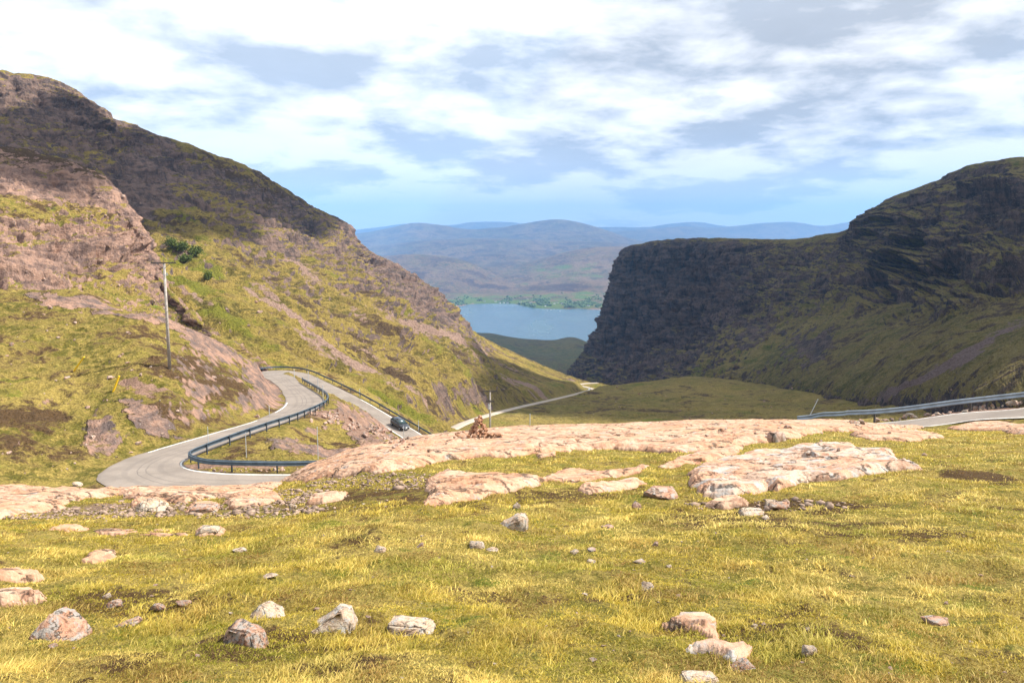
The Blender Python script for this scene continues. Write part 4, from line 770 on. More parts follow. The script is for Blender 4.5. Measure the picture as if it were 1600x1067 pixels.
for px, py, top, d, lab in SNOW:
    if d is None: p = near_hit(px, py)
    else: p = P(px, py, d); p[2] = float(ground_z(np.array([p[0]]), np.array([p[1]]))[0])
    if p is None: continue
    zs = np.linspace(.5, 8, 400); _, q = proj(p[0], p[1], p[2] + zs); h = float(zs[np.argmin(np.abs(q - top))]); bm = bmesh.new(); r = max(.03, p[1] * .00042)
    add_cyl(bm, (0, 0, -.3), (0, 0, h), r, r * .9, 8); add_cyl(bm, (0, 0, h), (0, 0, h + .03), r * 1.15, r * .5, 8); o = bm_obj('snow_pole', bm, M_POLE); o.location = p; tag(o, lab, 'snow pole', 'snow poles along the road')
# leaning pole by the right hand barrier
pa = P(1258, 658, 58); pb = P(1278, 624, 58); bm = bmesh.new(); add_cyl(bm, (0, 0, -.3), tuple(pb - pa), .035, .03, 8); add_cyl(bm, tuple(pb - pa), tuple((pb - pa) * 1.02), .042, .02, 8); o = bm_obj('snow_pole', bm, M_POLE); o.location = pa; tag(o, 'leaning pale snow pole at the left end of the right barrier', 'snow pole', 'snow poles along the road')
for (x0, y0, x1, y1, lab) in [(116, 580, 131, 558, 'yellow marker post leaning right on the left hillside, the upper one'), (177, 611, 186, 588, 'yellow marker post leaning right on the left hillside, the lower one')]:
    p = near_hit(x0, y0); q = P(x1, y1, p[1]); v = q - p; bm = bmesh.new(); M_ = Vector(v).to_track_quat('Z', 'Y').to_matrix(); add_box(bm, tuple(v / 2), (.26, .10, float(np.linalg.norm(v)) + .1), M_, .01)
    o = bm_obj('marker_post', bm, M_YEL); o.location = p; tag(o, lab, 'marker post', 'yellow marker posts on the hillside')

# ------------------------------------------------------------------ car
def car(p, rz, k=1.0, label='', paint=(0.02, 0.022, 0.026), small=False):
    root = empty('parked_car' if small else 'car', p, rz); root.scale = (k, k, k); tag(root, label, 'car')
    m, t, b, _ = new_mat('car_paint'); b.inputs['Base Color'].default_value = (*paint, 1); b.inputs['Roughness'].default_value = 0.25; b.inputs['Coat Weight'].default_value = 0.6; b.inputs['Specular IOR Level'].default_value = 0.5
    glass, t, b, _ = new_mat('car_glass'); b.inputs['Base Color'].default_value = (.05, .08, .085, 1); b.inputs['Roughness'].default_value = .06; b.inputs['Specular IOR Level'].default_value = 0.6
    # body: stations along x (front +), each a half outline of (y, z)
    st = [(-2.08, .62, .45, .70, .86), (-2.0, .80, .30, .80, .98), (-1.5, .88, .24, .86, 1.02), (-.5, .90, .22, .88, .98), (.6, .90, .22, .86, .95), (1.2, .89, .24, .82, .90), (1.75, .84, .27, .72, .80), (2.05, .68, .32, .58, .66), (2.14, .50, .40, .52, .58)]
    V = np.array([[(x, -w * .80, z0), (x, -w, z0 + .12), (x, -w * 1.01, (z0 + z1) / 2), (x, -w * .97, z1), (x, -w * .80, z2), (x, 0, z2 + .02), (x, w * .80, z2), (x, w * .97, z1), (x, w * 1.01, (z0 + z1) / 2), (x, w, z0 + .12), (x, w * .80, z0), (x, -w * .80, z0)] for x, w, z0, z1, z2 in st])
    V = cr_interp(V, 33, 0); bm = bmesh.new(); R = [[bm.verts.new(v) for v in row[:-1]] for row in V]
    for a, b_ in zip(R[:-1], R[1:]):
        for j in range(11): bm.faces.new((a[j], b_[j], b_[(j + 1) % 11], a[(j + 1) % 11]))
    bm.faces.new(R[0]); bm.faces.new(R[-1][::-1]); bmesh.ops.recalc_face_normals(bm, faces=bm.faces); body = bm_obj('body', bm, m, root, True)
    def cab(name, pts_b, pts_t, mat, par):
        bm = bmesh.new(); bmesh.ops.convex_hull(bm, input=[bm.verts.new(v) for v in pts_b + pts_t]); bmesh.ops.bevel(bm, geom=list(bm.edges), offset=.04, segments=2, affect='EDGES'); return bm_obj(name, bm, mat, par, True)
    cab('cabin_glass', [(-2.0, s * .76, .93) for s in (-1, 1)] + [(1.12, s * .78, .88) for s in (-1, 1)], [(-1.55, s * .58, 1.42) for s in (-1, 1)] + [(.25, s * .60, 1.43) for s in (-1, 1)], glass, root)
    cab('roof', [(-1.60, s * .62, 1.385) for s in (-1, 1)] + [(.30, s * .63, 1.385) for s in (-1, 1)], [(-1.4, s * .5, 1.46) for s in (-1, 1)] + [(.1, s * .5, 1.47) for s in (-1, 1)], m, root)
    for s in (-1, 1):
        for (xa, za, xb, zb) in ((1.10, .90, .28, 1.42), (-.45, .93, -.50, 1.42), (-1.98, .95, -1.55, 1.41)): bm = bmesh.new(); add_cyl(bm, (xa, s * .775, za), (xb, s * .615, zb), .035, n=6); bm_obj('pillar', bm, m, root)
        bm = bmesh.new(); add_box(bm, (2.0, s * .55, .62), (.16, .30, .13), bevel=.03); hl = simple_mat('headlight_lens', (.75, .77, .8), .1); bm_obj('headlight', bm, hl, root)
        bm = bmesh.new(); add_box(bm, (.75, s * .98, .98), (.12, .2, .13), bevel=.03); bm_obj('mirror', bm, m, root)
        for x in (-1.35, 1.35):
            bm = bmesh.new(); add_cyl(bm, (x, s * .70, .31), (x, s * .93, .31), .31, n=24); w = bm_obj('wheel', bm, simple_mat('tyre_rubber', (.02, .02, .02), .8), root)
            bm = bmesh.new(); add_cyl(bm, (x, s * .925, .31), (x, s * .945, .31), .19, n=10); bm_obj('rim', bm, M_GALV, w)
    bm = bmesh.new(); add_box(bm, (2.12, 0, .42), (.04, .52, .12)); bm_obj('number_plate', bm, simple_mat('plate_white', (.7, .7, .68), .4), root)
    bm = bmesh.new(); add_box(bm, (2.10, 0, .55), (.06, .8, .08), bevel=.01); bm_obj('grille', bm, simple_mat('grille_black', (.01, .01, .01), .3), root)
    return root
i = idx(623, n2l + 245, n2l + 290); tg = RL[i + 1] - RL[i - 1]; cp = offset_line(RL[i - 1:i + 2], lambda j: -.35)[1]
car((cp[0], cp[1], RL[i, 2] + .02), math.atan2(tg[1], tg[0]), 1.0, 'dark car coming down the lower road beside the barrier'); CARR = (math.asin((RL[i - 1, 2] - RL[i + 1, 2]) / np.linalg.norm(tg[:3])))
bpy.data.objects['car'].rotation_euler = (0, CARR, math.atan2(tg[1], tg[0]))
p, n, _ = pick(921, 609.5); v = VL[-1] - VL[-4]; 
if p is not None: car(tuple(p + [0, 0, .4]), math.atan2(v[1], v[0]) + math.pi, 1.0, 'small pale car far down the valley road at its end', (.6, .62, .65), True)

# ------------------------------------------------------------------ stones
def stone_mesh(seed, sub=2, flat=1.0, n=13, pts=None):
    rs = random.Random(seed); bm = bmesh.new()
    if pts is None:
        pts = []
        for i in range(n):
            a = rs.uniform(0, 2 * math.pi); z = rs.uniform(-.9, 1); r = math.sqrt(max(0, 1 - z * z * .8)) * rs.uniform(.75, 1.0); pts.append((math.cos(a) * r * .5, math.sin(a) * r * .42, z * .38 * flat))
    r = bmesh.ops.convex_hull(bm, input=[bm.verts.new(p) for p in pts]); bmesh.ops.delete(bm, geom=[v for v in bm.verts if not v.link_faces], context='VERTS')
    bmesh.ops.bevel(bm, geom=list(bm.edges), offset=.04, segments=2, affect='EDGES', clamp_overlap=True); bmesh.ops.triangulate(bm, faces=bm.faces)
    if sub: bmesh.ops.subdivide_edges(bm, edges=bm.edges, cuts=sub, use_grid_fill=True)
    bm.normal_update(); co = np.array([v.co for v in bm.verts]); no = np.array([v.normal for v in bm.verts])
    d = .07 * fbm(co[:, 0] * 3.5 + seed, co[:, 1] * 3, co[:, 2] * 3, 3) + .025 * fbm(co[:, 0] * 11 + seed, co[:, 1] * 14, co[:, 2] * 14, 2)
    for v, k, q in zip(bm.verts, d, no): v.co += Vector(q * k)
    me = bpy.data.meshes.new('stone'); bm.normal_update(); bm.to_mesh(me); bm.free(); return me
def put_stone(px, py, w, h, mat, label, seed, rz=0.0, depth=.8, pts=None, tilt=0.0, name='boulder', group=None, cat='boulder'):
    p, n, _ = pick(px, py)
    if p is None: return
    W_ = w / F * p[1]; H_ = h / F * p[1]; me = stone_mesh(seed, 3, pts=pts); co = np.array([v.co for v in me.vertices]); lo, hi = co.min(0), co.max(0)
    o = link(name, me, mat, None, True); s = (W_ / (hi[0] - lo[0]), W_ * depth / (hi[1] - lo[1]), H_ * 1.15 / (hi[2] - lo[2])); o.scale = s; o.rotation_euler = (0, tilt, rz)
    o.location = (p[0], p[1] + W_ * depth * .35, p[2] + H_ * .10); tag(o, label, cat, group); return o
WEDGE_R = [(-.5, -.3, -.3), (-.5, .3, -.3), (.45, -.35, -.3), (.5, .3, -.3), (.22, -.15, .38), (.38, .2, .30), (.15, .25, .30), (-.1, -.2, .10), (.48, -.2, .1)]
WEDGE_L = [(-.5, -.3, -.3), (-.45, .3, -.3), (.5, -.35, -.3), (.5, .3, -.3), (-.15, -.1, .38), (.1, .15, .32), (.46, -.1, -.02), (-.4, 0, .1), (.5, .2, 0), (-.05, -.35, .0)]
BOUL = [(-.5, -.2, -.35), (-.42, .3, -.35), (.48, -.3, -.35), (.5, .3, -.35), (.5, -.1, -.02), (.45, .25, 0), (-.02, -.05, .38), (.1, .25, .33), (-.28, -.3, .05), (-.1, -.4, -.05), (.3, -.38, -.12)]
BLOCK = [(-.5, -.35, -.3), (-.48, .3, -.3), (.5, -.3, -.3), (.46, .35, -.3), (-.42, -.25, .28), (-.4, .25, .30), (.3, -.28, .26), (.42, .2, .2), (.5, -.1, -.05)]
RAMP = [(-.5, -.3, -.3), (-.5, .25, -.3), (.5, -.35, -.3), (.5, .3, -.3), (.30, -.2, .38), (.48, -.25, .34), (.46, .2, .36), (-.25, 0, .05), (.2, .25, .3)]
big = [(75, 998, 92, 56, M_ROCK, 'largest boulder at lower left, grey topped with a dark left side', 3, 0, BOUL), (380, 1008, 66, 44, M_ROCK, 'reddish boulder leaning left near the bottom, between a grey one and the grass', 5, -.3, BLOCK), (412, 966, 60, 30, M_ROCKW, 'pale topped grey boulder just behind the reddish boulder', 8, .4, WEDGE_L),
 (512, 984, 84, 38, M_ROCKW, 'cream wedge shaped boulder with its point to the right', 12, .0, WEDGE_R), (640, 992, 78, 26, M_ROCKW, 'long flat cream boulder, rightmost of the lower left boulders', 15, -.1, BLOCK), (244, 957, 28, 21, M_ROCK, 'small rounded boulder, half grey and half red, left of centre', 18, .5, None),
 (196, 980, 46, 15, M_ROCK, 'low pinkish stone right of the largest boulder', 21, .1, None), (177, 949, 26, 12, M_ROCK, 'small orange pink stone behind the low pinkish stone', 22, .1, None), (165, 934, 15, 10, M_ROCKW, 'tiny cream stone at the back of the left stone cluster', 23, .9, None), (283, 947, 25, 10, M_ROCK, 'small flat pink stone right of the rounded red and grey boulder', 24, .2, None),
 (799, 824, 54, 27, M_ROCKW, 'pink wedge shaped block alone in the meadow below the centre slab', 31, -.15, RAMP), (1216, 690, 30, 23, M_RUBBLE, 'grey cube like boulder at the right end of the ridge', 33, .4, BLOCK), (1037, 778, 58, 19, M_ROCK, 'rounded pink boulder at the left foot of the broad right slab', 35, .1, None), (995, 796, 16, 15, M_RUBBLE, 'small dark grey stone left of the rounded pink boulder', 36, .1, None),
 (1178, 806, 42, 14, M_ROCKW, 'pale flat stone below the broad right slab, the left one', 38, .1, None), (1222, 795, 36, 14, M_ROCK, 'rounded peach stone below the broad right slab, the right one', 39, .1, None), (1205, 790, 18, 12, M_ROCKW, 'small white stone touching the rounded peach stone', 40, .1, None), (1196, 811, 14, 8, M_ROCKW, 'tiny white stone just below the flat pale stone', 41, .1, None),
 (230, 799, 52, 26, M_ROCKW, 'whitish boulder on the gravel below the roadside rock rim', 43, .1, WEDGE_L), (315, 798, 46, 9, M_ROCK, 'flat orange stone on the gravel beside the whitish boulder', 44, .1, BLOCK), (117, 760, 16, 9, M_ROCKW, 'white stone on top of the left outcrop', 45, .1, None), (457, 797, 13, 14, M_ROCKW, 'small upright pale stone left of the small flat slab', 46, .2, BLOCK), (325, 830, 32, 8, M_ROCKW, 'flat bluish pale stone at the lower edge of the gravel', 47, .1, BLOCK),
 (592, 863, 22, 12, M_ROCKW, 'pale curved stone in the middle of the left meadow', 48, .1, None), (745, 856, 26, 13, M_ROCKW, 'bright white stone in the meadow left of centre', 49, .1, BLOCK), (768, 861, 22, 7, M_ROCKW, 'thin white stone pointing right beside the bright white one', 50, .1, WEDGE_L), (1013, 922, 26, 14, M_ROCKW, 'cream stone with a dark turf edge in the centre meadow', 51, .1, None), (1268, 1022, 26, 17, M_ROCKW, 'pale pointed stone in a dark hollow at lower right', 52, .1, BLOCK),
 (1160, 1048, 44, 16, M_ROCK, 'pinkish brown stone just below the T shaped slab', 53, .2, WEDGE_R), (1096, 1068, 62, 11, M_ROCKW, 'grey stone cut by the bottom edge of the picture', 54, .1, BLOCK), (897, 865, 16, 9, M_ROCKW, 'small white stone beside a dark stone in the centre meadow', 55, .1, None), (924, 862, 15, 9, M_RUBBLE, 'small dark brown stone in the centre meadow', 56, .1, None), (924, 880, 16, 8, M_ROCKW, 'small white stone directly below the dark brown one', 57, .1, None),
 (1024, 853, 10, 12, M_RUBBLE, 'small upright grey stone in the meadow right of centre', 58, .1, None), (1466, 976, 44, 9, M_ROCK, 'low brown stone at the right with turf on its left', 59, .1, None), (808, 794, 13, 11, M_ROCKW, 'tiny pale stone directly behind the pink wedge block', 60, .1, None), (372, 863, 28, 8, M_ROCKW, 'small pale stone in the left meadow below the gravel', 61, .1, None), (1263, 930 + 55, 10, 7, M_ROCKW, 'tiny cream stone above the pale pointed stone at lower right', 62, .1, None),
 (1180, 982, 12, 9, M_ROCKW, 'tiny white stone right of the flat brown slab', 63, .1, None), (950, 826, 22, 7, M_ROCK, 'small flat pink stone in the meadow right of the wedge block', 64, .1, None), (420, 905, 26, 6, M_ROCKW, 'flat white stone in the meadow above the pale topped boulder', 65, .1, None), (1000, 880, 22, 7, M_ROCKW, 'flat cream stone in the meadow above the dark turf edged one', 66, .1, None), (655, 855, 14, 9, M_ROCK, 'small peach pointed stone in the centre left meadow', 69, .1, RAMP), (80, 1012, 16, 7, M_ROCK, 'little pink stone at the foot of the largest boulder', 70, .1, None), (925, 1034, 14, 7, M_ROCK, 'tiny orange stone among dry heather at the bottom', 71, .1, None)]
for (px, py, w, h, mt, lab, sd_, rz, pts) in big: put_stone(px, py, w, h, mt, lab, sd_, rz, pts=pts, name='boulder' if w > 28 else 'stone', cat='boulder' if w > 28 else 'stone')
STV = [stone_mesh(200 + i, 1) for i in range(14)]
SVM = []
for me in STV:
    for mt in (M_ROCKW, M_ROCK, M_RUBBLE):
        c = me.copy(); c.materials.append(mt); SVM.append(c)
def scatter(n, region, size_px, mats, label, group, name='stone', seed=1, cat='stone', flat=(.35, .8)):
    rs = random.Random(seed); k = 0; tries = 0
    while k < n and tries < n * 6:
        tries += 1; px, py = region(rs); p, nr, obn = pick(px, py)
        if p is None or obn.startswith(('boulder', 'road', 'rail', 'post', 'top_rail')): continue
        s = rs.uniform(*size_px) ** 1.0; s = size_px[0] + (size_px[1] - size_px[0]) * rs.random() ** 2; Wd = s / F * p[1]
        me = SVM[rs.randrange(len(STV)) * 3 + rs.choice(mats)]; o = bpy.data.objects.new(name, me); COL.objects.link(o); f = rs.uniform(*flat)
        o.scale = (Wd, Wd * rs.uniform(.7, 1.1), Wd * f * 1.3); o.rotation_euler = (rs.uniform(-.2, .2), rs.uniform(-.2, .2), rs.uniform(0, 6.28)); o.location = (p[0], p[1], p[2] + Wd * f * .12); tag(o, label, cat, group); k += 1
def box(x0, x1, y0, y1): return lambda r: (r.uniform(x0, x1), r.uniform(y0, y1))
def along(a, b, w): return lambda r: (lambda t: (a[0] + (b[0] - a[0]) * t + r.gauss(0, w), a[1] + (b[1] - a[1]) * t + r.gauss(0, w)))(r.random())
scatter(130, box(0, 1600, 812, 1060), (4, 15), (0, 1, 1), 'small pale stone half sunk in the meadow grass', 'small stones scattered in the meadow', seed=2, flat=(.2, .5))
scatter(60, box(170, 480, 772, 812), (4, 13), (0, 1, 2), 'small stone lying on the gravel below the roadside rock', 'small stones on the gravel patch', seed=3)
scatter(30, box(420, 700, 745, 800), (3, 10), (0, 1, 2), 'small stone on the peaty ground left of the centre slab', 'small stones beside the centre slab', seed=4)
scatter(24, box(1080, 1450, 660, 720), (4, 14), (0, 1, 1), 'small stone on the turf between the ridge and the broad right slab', 'small stones above the right slab', seed=5)
scatter(130, lambda r: (lambda t: (480 + 150 * t + r.gauss(0, 9), 640 + 52 * t + r.gauss(0, 7)))(r.random()), (5, 16), (1, 2, 2), 'rubble rock tumbled on the bank between the two roads', 'rubble rocks on the bank between the roads', 'rubble_rock', 6, 'rock', (.5, .9))
scatter(34, lambda r: (r.uniform(330, 500), r.gauss(735, 2.5)), (4, 11), (1, 1, 2), 'pinkish rubble rock under the barrier of the lower bend', 'rubble rocks under the bend barrier', 'rubble_rock', 7, 'rock', (.5, .9))
scatter(64, lambda r: (lambda x: (x, 663 - (x - 1330) * .118 + r.gauss(0, 1.5)))(r.uniform(1325, 1600)), (6, 19), (1, 1, 0), 'pink rubble rock on the verge below the right barrier', 'rubble rocks along the right verge', 'rubble_rock', 8, 'rock', (.5, .9))
scatter(110, box(0, 430, 465, 740), (3, 14), (2, 1, 2), 'grey pink rock lying on the left hillside', 'rocks on the left hillside', 'rubble_rock', 9, 'rock', (.4, .8))
scatter(50, box(560, 1500, 600, 655), (2, 6), (2, 2, 1), 'distant boulder on the glen floor', 'distant boulders on the glen floor', 'boulder', 10, 'boulder', (.5, .9))
scatter(30, box(0, 230, 290, 460), (4, 12), (1, 2, 1), 'pink block fallen on the ledges of the left spur', 'blocks on the left spur', 'boulder', 12, 'boulder', (.5, .9))
# cairn: stones piled by hand on the ridge
def cairn():
    c, n, _ = pick(746, 684); root = empty('cairn', c); tag(root, 'cairn of piled orange stones with a low ring on the pink ridge', 'cairn'); rs = random.Random(5); k = 1.3 * c[1] / F
    def one(x, y, z, s):
        me = STC[rs.randrange(8)]; o = bpy.data.objects.new('stone', me); COL.objects.link(o); o.parent = root; o.scale = (s * rs.uniform(.9, 1.3), s, s * rs.uniform(.8, 1.1)); o.rotation_euler = (rs.uniform(-.5, .5), rs.uniform(-.5, .5), rs.uniform(0, 6.3)); o.location = (x, y, z)
    STC = []
    for i in range(8): me = stone_mesh(400 + i, 1, 1.0, 11); me.materials.append(M_CAIRN); STC.append(me)
    R = 13 * k
    for lay in range(7):
        z = lay * 3.6 * k; r = R * (1 - lay / 7.2); m = max(1, int(9 * (1 - lay / 7.5)))
        for j in range(m): a = j / m * 6.283 + lay; one(math.cos(a) * r * .8 + 1 * k, .3 + math.sin(a) * r * .8, z + 2 * k, rs.uniform(7, 10) * k)
    for j in range(12): a = j / 12 * 6.283; one(math.cos(a) * 15 * k - 11 * k, .3 + math.sin(a) * 15 * k, 2 * k, rs.uniform(5, 9) * k)
    for j in range(9): one((14 + j * 1.8) * k, .2 + rs.uniform(-.2, .2), 1.5 * k, rs.uniform(4, 8) * k)
cairn()

# ------------------------------------------------------------------ bushes in the gully
def bush(px, py, w, h, label, seed):
    p, n, _ = pick(px, py)
    if p is None: return
    W_ = w / F * p[1]; H_ = h / F * p[1]; g = np.random.default_rng(seed); N = 1500; c = g.normal(size=(N, 3)); c /= np.linalg.norm(c, axis=1)[:, None]; c *= (g.random((N, 1)) ** .6)
    c = c * (1 + 1.3 * fbm(c[:, 0] * 1.7 + seed, c[:, 1] * 1.7, c[:, 2] * 1.7, 3))[:, None]; c = c * [W_ / 2, W_ / 2, H_ / 2] + [0, 0, H_ * .55]
    s = W_ * .045; a = g.normal(size=(N, 3)); a /= np.linalg.norm(a, axis=1)[:, None]; b = np.cross(a, g.normal(size=(N, 3))); b /= np.linalg.norm(b, axis=1)[:, None]
    co = np.stack([c - a * s, c + b * s, c + a * s, c - b * s], 1).reshape(-1, 3); root = empty('shrub', p); tag(root, label, 'shrub', 'green shrubs in the gully')
    raw_mesh('foliage', co, np.arange(4 * N).reshape(-1, 4), M_LEAF, None, root, False); bm = bmesh.new()
    for k in range(4): a_ = k * 1.57; add_cyl(bm, (0, 0, -H_ * .1), (math.cos(a_) * W_ * .2, math.sin(a_) * W_ * .2, H_ * .6), W_ * .02, W_ * .006, 6)
    bm_obj('stem', bm, M_WOODD, root)
M_LEAF = simple_mat('shrub_leaves', (0.095, 0.125, 0.02), .7, 0, .35, 1.0)
for i, (px, py, w, h, lab) in enumerate([(285, 392, 21, 14, 'largest dark green shrub in the gully right of the left spur'), (268, 388, 20, 16, 'green shrub at the left side of the gully cluster'), (305, 400, 22, 14, 'green shrub at the right side of the gully cluster'), (325, 438, 16, 14, 'small round dark shrub lower in the gully'), (290, 410, 22, 12, 'low green shrub just below the largest shrub')]): bush(px, py, w, h, lab, 50 + i)

# ------------------------------------------------------------------ village across the loch
M_WALL = simple_mat('white_render', (0.78, 0.76, 0.70), .8, 0, .05); M_ROOFS = simple_mat('slate_roof', (0.12, 0.12, 0.14), .6, 0, .1); M_PANE = simple_mat('window_pane', (.04, .05, .06), .15)
HS = [(712, 477), (725, 476), (757, 471.5), (774, 471.5), (781, 474), (787, 473.5), (793, 474), (813, 472), (829, 474.5), (843, 475.5), (852, 478.5), (866, 475), (871, 473.5), (878, 475), (886, 477), (903, 476), (840, 470), (824, 468), (895, 473.5), (919, 478.5)]
proto = None
for i, (px, py) in enumerate(HS):
    p, n, _ = pick(px, py, 5000.0)
    if p is None: continue
    if proto is None:
        root = empty('house', p, .1); bm = bmesh.new(); add_box(bm, (0, 0, 1.5), (15, 8, 7)); wl = bm_obj('wall', bm, M_WALL, root); kids = [wl]
        bm = bmesh.new(); vs = [bm.verts.new(v) for v in ((-7.8, -4.6, 4.9), (7.8, -4.6, 4.9), (7.8, 4.6, 4.9), (-7.8, 4.6, 4.9), (-7.8, 0, 8.4), (7.8, 0, 8.4))]
        for f in ((0, 1, 5, 4), (2, 3, 4, 5), (0, 4, 3), (1, 2, 5), (0, 3, 2, 1)): bm.faces.new([vs[k] for k in f])
        rf = bm_obj('roof', bm, M_ROOFS, root); kids.append(rf)
        for x in (-6.4, 6.4): bm = bmesh.new(); add_box(bm, (x, 0, 8.6), (1.2, 1.2, 1.8)); kids.append(bm_obj('chimney', bm, M_WALL, root))
        for x in (-4.5, 4.5): bm = bmesh.new(); add_box(bm, (x, -4.02, 2.6), (1.6, .1, 1.7)); kids.append(bm_obj('window', bm, M_PANE, root))
        bm = bmesh.new(); add_box(bm, (0, -4.02, 1.6), (1.4, .1, 2.6)); kids.append(bm_obj('door', bm, M_ROOFS, root)); proto = root
    else:
        root = proto.copy(); COL.objects.link(root)
        for c in kids: d = c.copy(); COL.objects.link(d); d.parent = root
    root.location = p; root.rotation_euler = (0, 0, random.uniform(-.9, .9)); s = random.uniform(.9, 1.4); root.scale = (s, s, s)
    tag(root, 'tiny white house among the trees on the far shore of the loch', 'house', 'white houses on the far shore')
def boat(px, py, L, label, hull, name='boat'):
    _, s = ray(px, py); d = SEA / s; t, _ = ray(px, py); root = empty(name, (float(t * d), float(d), SEA), random.uniform(-.4, .4)); tag(root, label, 'boat', 'boats moored on the loch')
    V = []
    for x, w, z in ((-.5, .13, .12), (-.3, .16, .12), (.1, .16, .13), (.35, .10, .15), (.5, .01, .19)): V.append([(x * L, -w * L * .6, -.04 * L), (x * L, -w * L, z * L), (x * L, w * L, z * L), (x * L, w * L * .6, -.04 * L)])
    bm = bmesh.new(); R = [[bm.verts.new(v) for v in r] for r in V]
    for a, b in zip(R[:-1], R[1:]):
        for j in range(4): bm.faces.new((a[j], a[(j + 1) % 4], b[(j + 1) % 4], b[j]))
    bm.faces.new(R[0]); bm.faces.new(R[-1]); bmesh.ops.recalc_face_normals(bm, faces=bm.faces); bm_obj('hull', bm, hull, root)
    bm = bmesh.new(); add_box(bm, (-.15 * L, 0, .2 * L), (.25 * L, .18 * L, .16 * L), bevel=.01 * L); bm_obj('wheelhouse', bm, M_WALL, root); bm = bmesh.new(); add_cyl(bm, (0, 0, .1 * L), (0, 0, .6 * L), .012 * L, n=6); bm_obj('mast', bm, M_GALV, root)
boat(936, 493.5, 24, 'dark blue boat moored near the foot of the cliff', simple_mat('blue_hull', (.03, .06, .15), .3)); WH = simple_mat('white_hull', (.75, .75, .75), .3)
for px, py, lab in ((855, 485.5, 'tiny white boat moored off the village, the leftmost'), (861, 484.6, 'tiny white boat moored off the village, the middle one'), (875, 486.5, 'tiny white boat moored off the village, the rightmost')): boat(px, py, 11, lab, WH)
def woodland():
    g = np.random.default_rng(3); C = []; n = 0
    while n < 2600:
        px = g.uniform(690, 945); py = 481 - abs(g.normal()) * 7; 
        if fbm(px / 26, py / 9, 1, 3) < -.02 + .02 * (477 - py) / 5: n += 1; continue
        p, _, ob = pick(px, py, 5000.0); n += 1
        if p is None or not ob.startswith('shore') or p[2] < SEA + 3: continue
        C.append((*p, g.uniform(5, 10)))
    C = np.array(C); ico = bmesh.new(); bmesh.ops.create_icosphere(ico, subdivisions=1, radius=1.0); iv = np.array([v.co for v in ico.verts]); fi = np.array([[v.index for v in f.verts] for f in ico.faces]); ico.free(); N = len(C)
    S = C[:, 3][:, None, None]; co = iv[None] * S * (1 + .35 * g.normal(size=(N, len(iv), 1))) * [1, 1, .8] + C[:, None, :3] + np.array([0, 0, 1.]) * S * .5
    F_ = (fi[None] + np.arange(N)[:, None, None] * len(iv)).reshape(-1, 3); o = raw_mesh('woodland', co.reshape(-1, 3), F_, simple_mat('far_wood', (.07, .11, .03), .8, 0, .6, .01), None, None, False); tag(o, kind='stuff')
woodland()

def gravel():
    g = np.random.default_rng(9); X = []
    for cx, cy, rx, ry, n in ((330, 795, 170, 13, 750), (600, 752, 130, 12, 500), (440, 775, 90, 10, 700), (90, 803, 120, 8, 500), (1200, 790, 120, 8, 120)):
        a = g.uniform(0, 6.283, n); r = np.sqrt(g.random(n)); px = cx + np.cos(a) * r * rx * 1.15; py = cy + np.sin(a) * r * ry * 1.15
        for u, v in zip(px, py):
            p, nn, ob = pick(u, v)
            if p is not None and ob.startswith('ground') and fbm(p[0] / .8, p[1] / .8, 2, 2) > -.25: X.append((*p, g.uniform(.012, .035) * (1 + 1.2 * (g.random() > .93))))
    C = np.array(X); ico = bmesh.new(); bmesh.ops.create_icosphere(ico, subdivisions=1, radius=1.0); iv = np.array([v.co for v in ico.verts]); fi = np.array([[v.index for v in f.verts] for f in ico.faces]); ico.free(); N = len(C); S = C[:, 3][:, None, None]
    st = g.uniform(.6, 1.6, (N, 1, 3)) * [1, 1, .55]; co = iv[None] * S * st * (1 + .18 * g.normal(size=(N, len(iv), 1))) + C[:, None, :3] + np.array([0, 0, .3]) * S
    o = raw_mesh('gravel', co.reshape(-1, 3), (fi[None] + np.arange(N)[:, None, None] * len(iv)).reshape(-1, 3), M_GRAV, None, None, False); tag(o, kind='stuff')
M_GRAV = simple_mat('gravel_chips', (.25, .175, .13), .9, 0, .55, 9.0)
gravel()

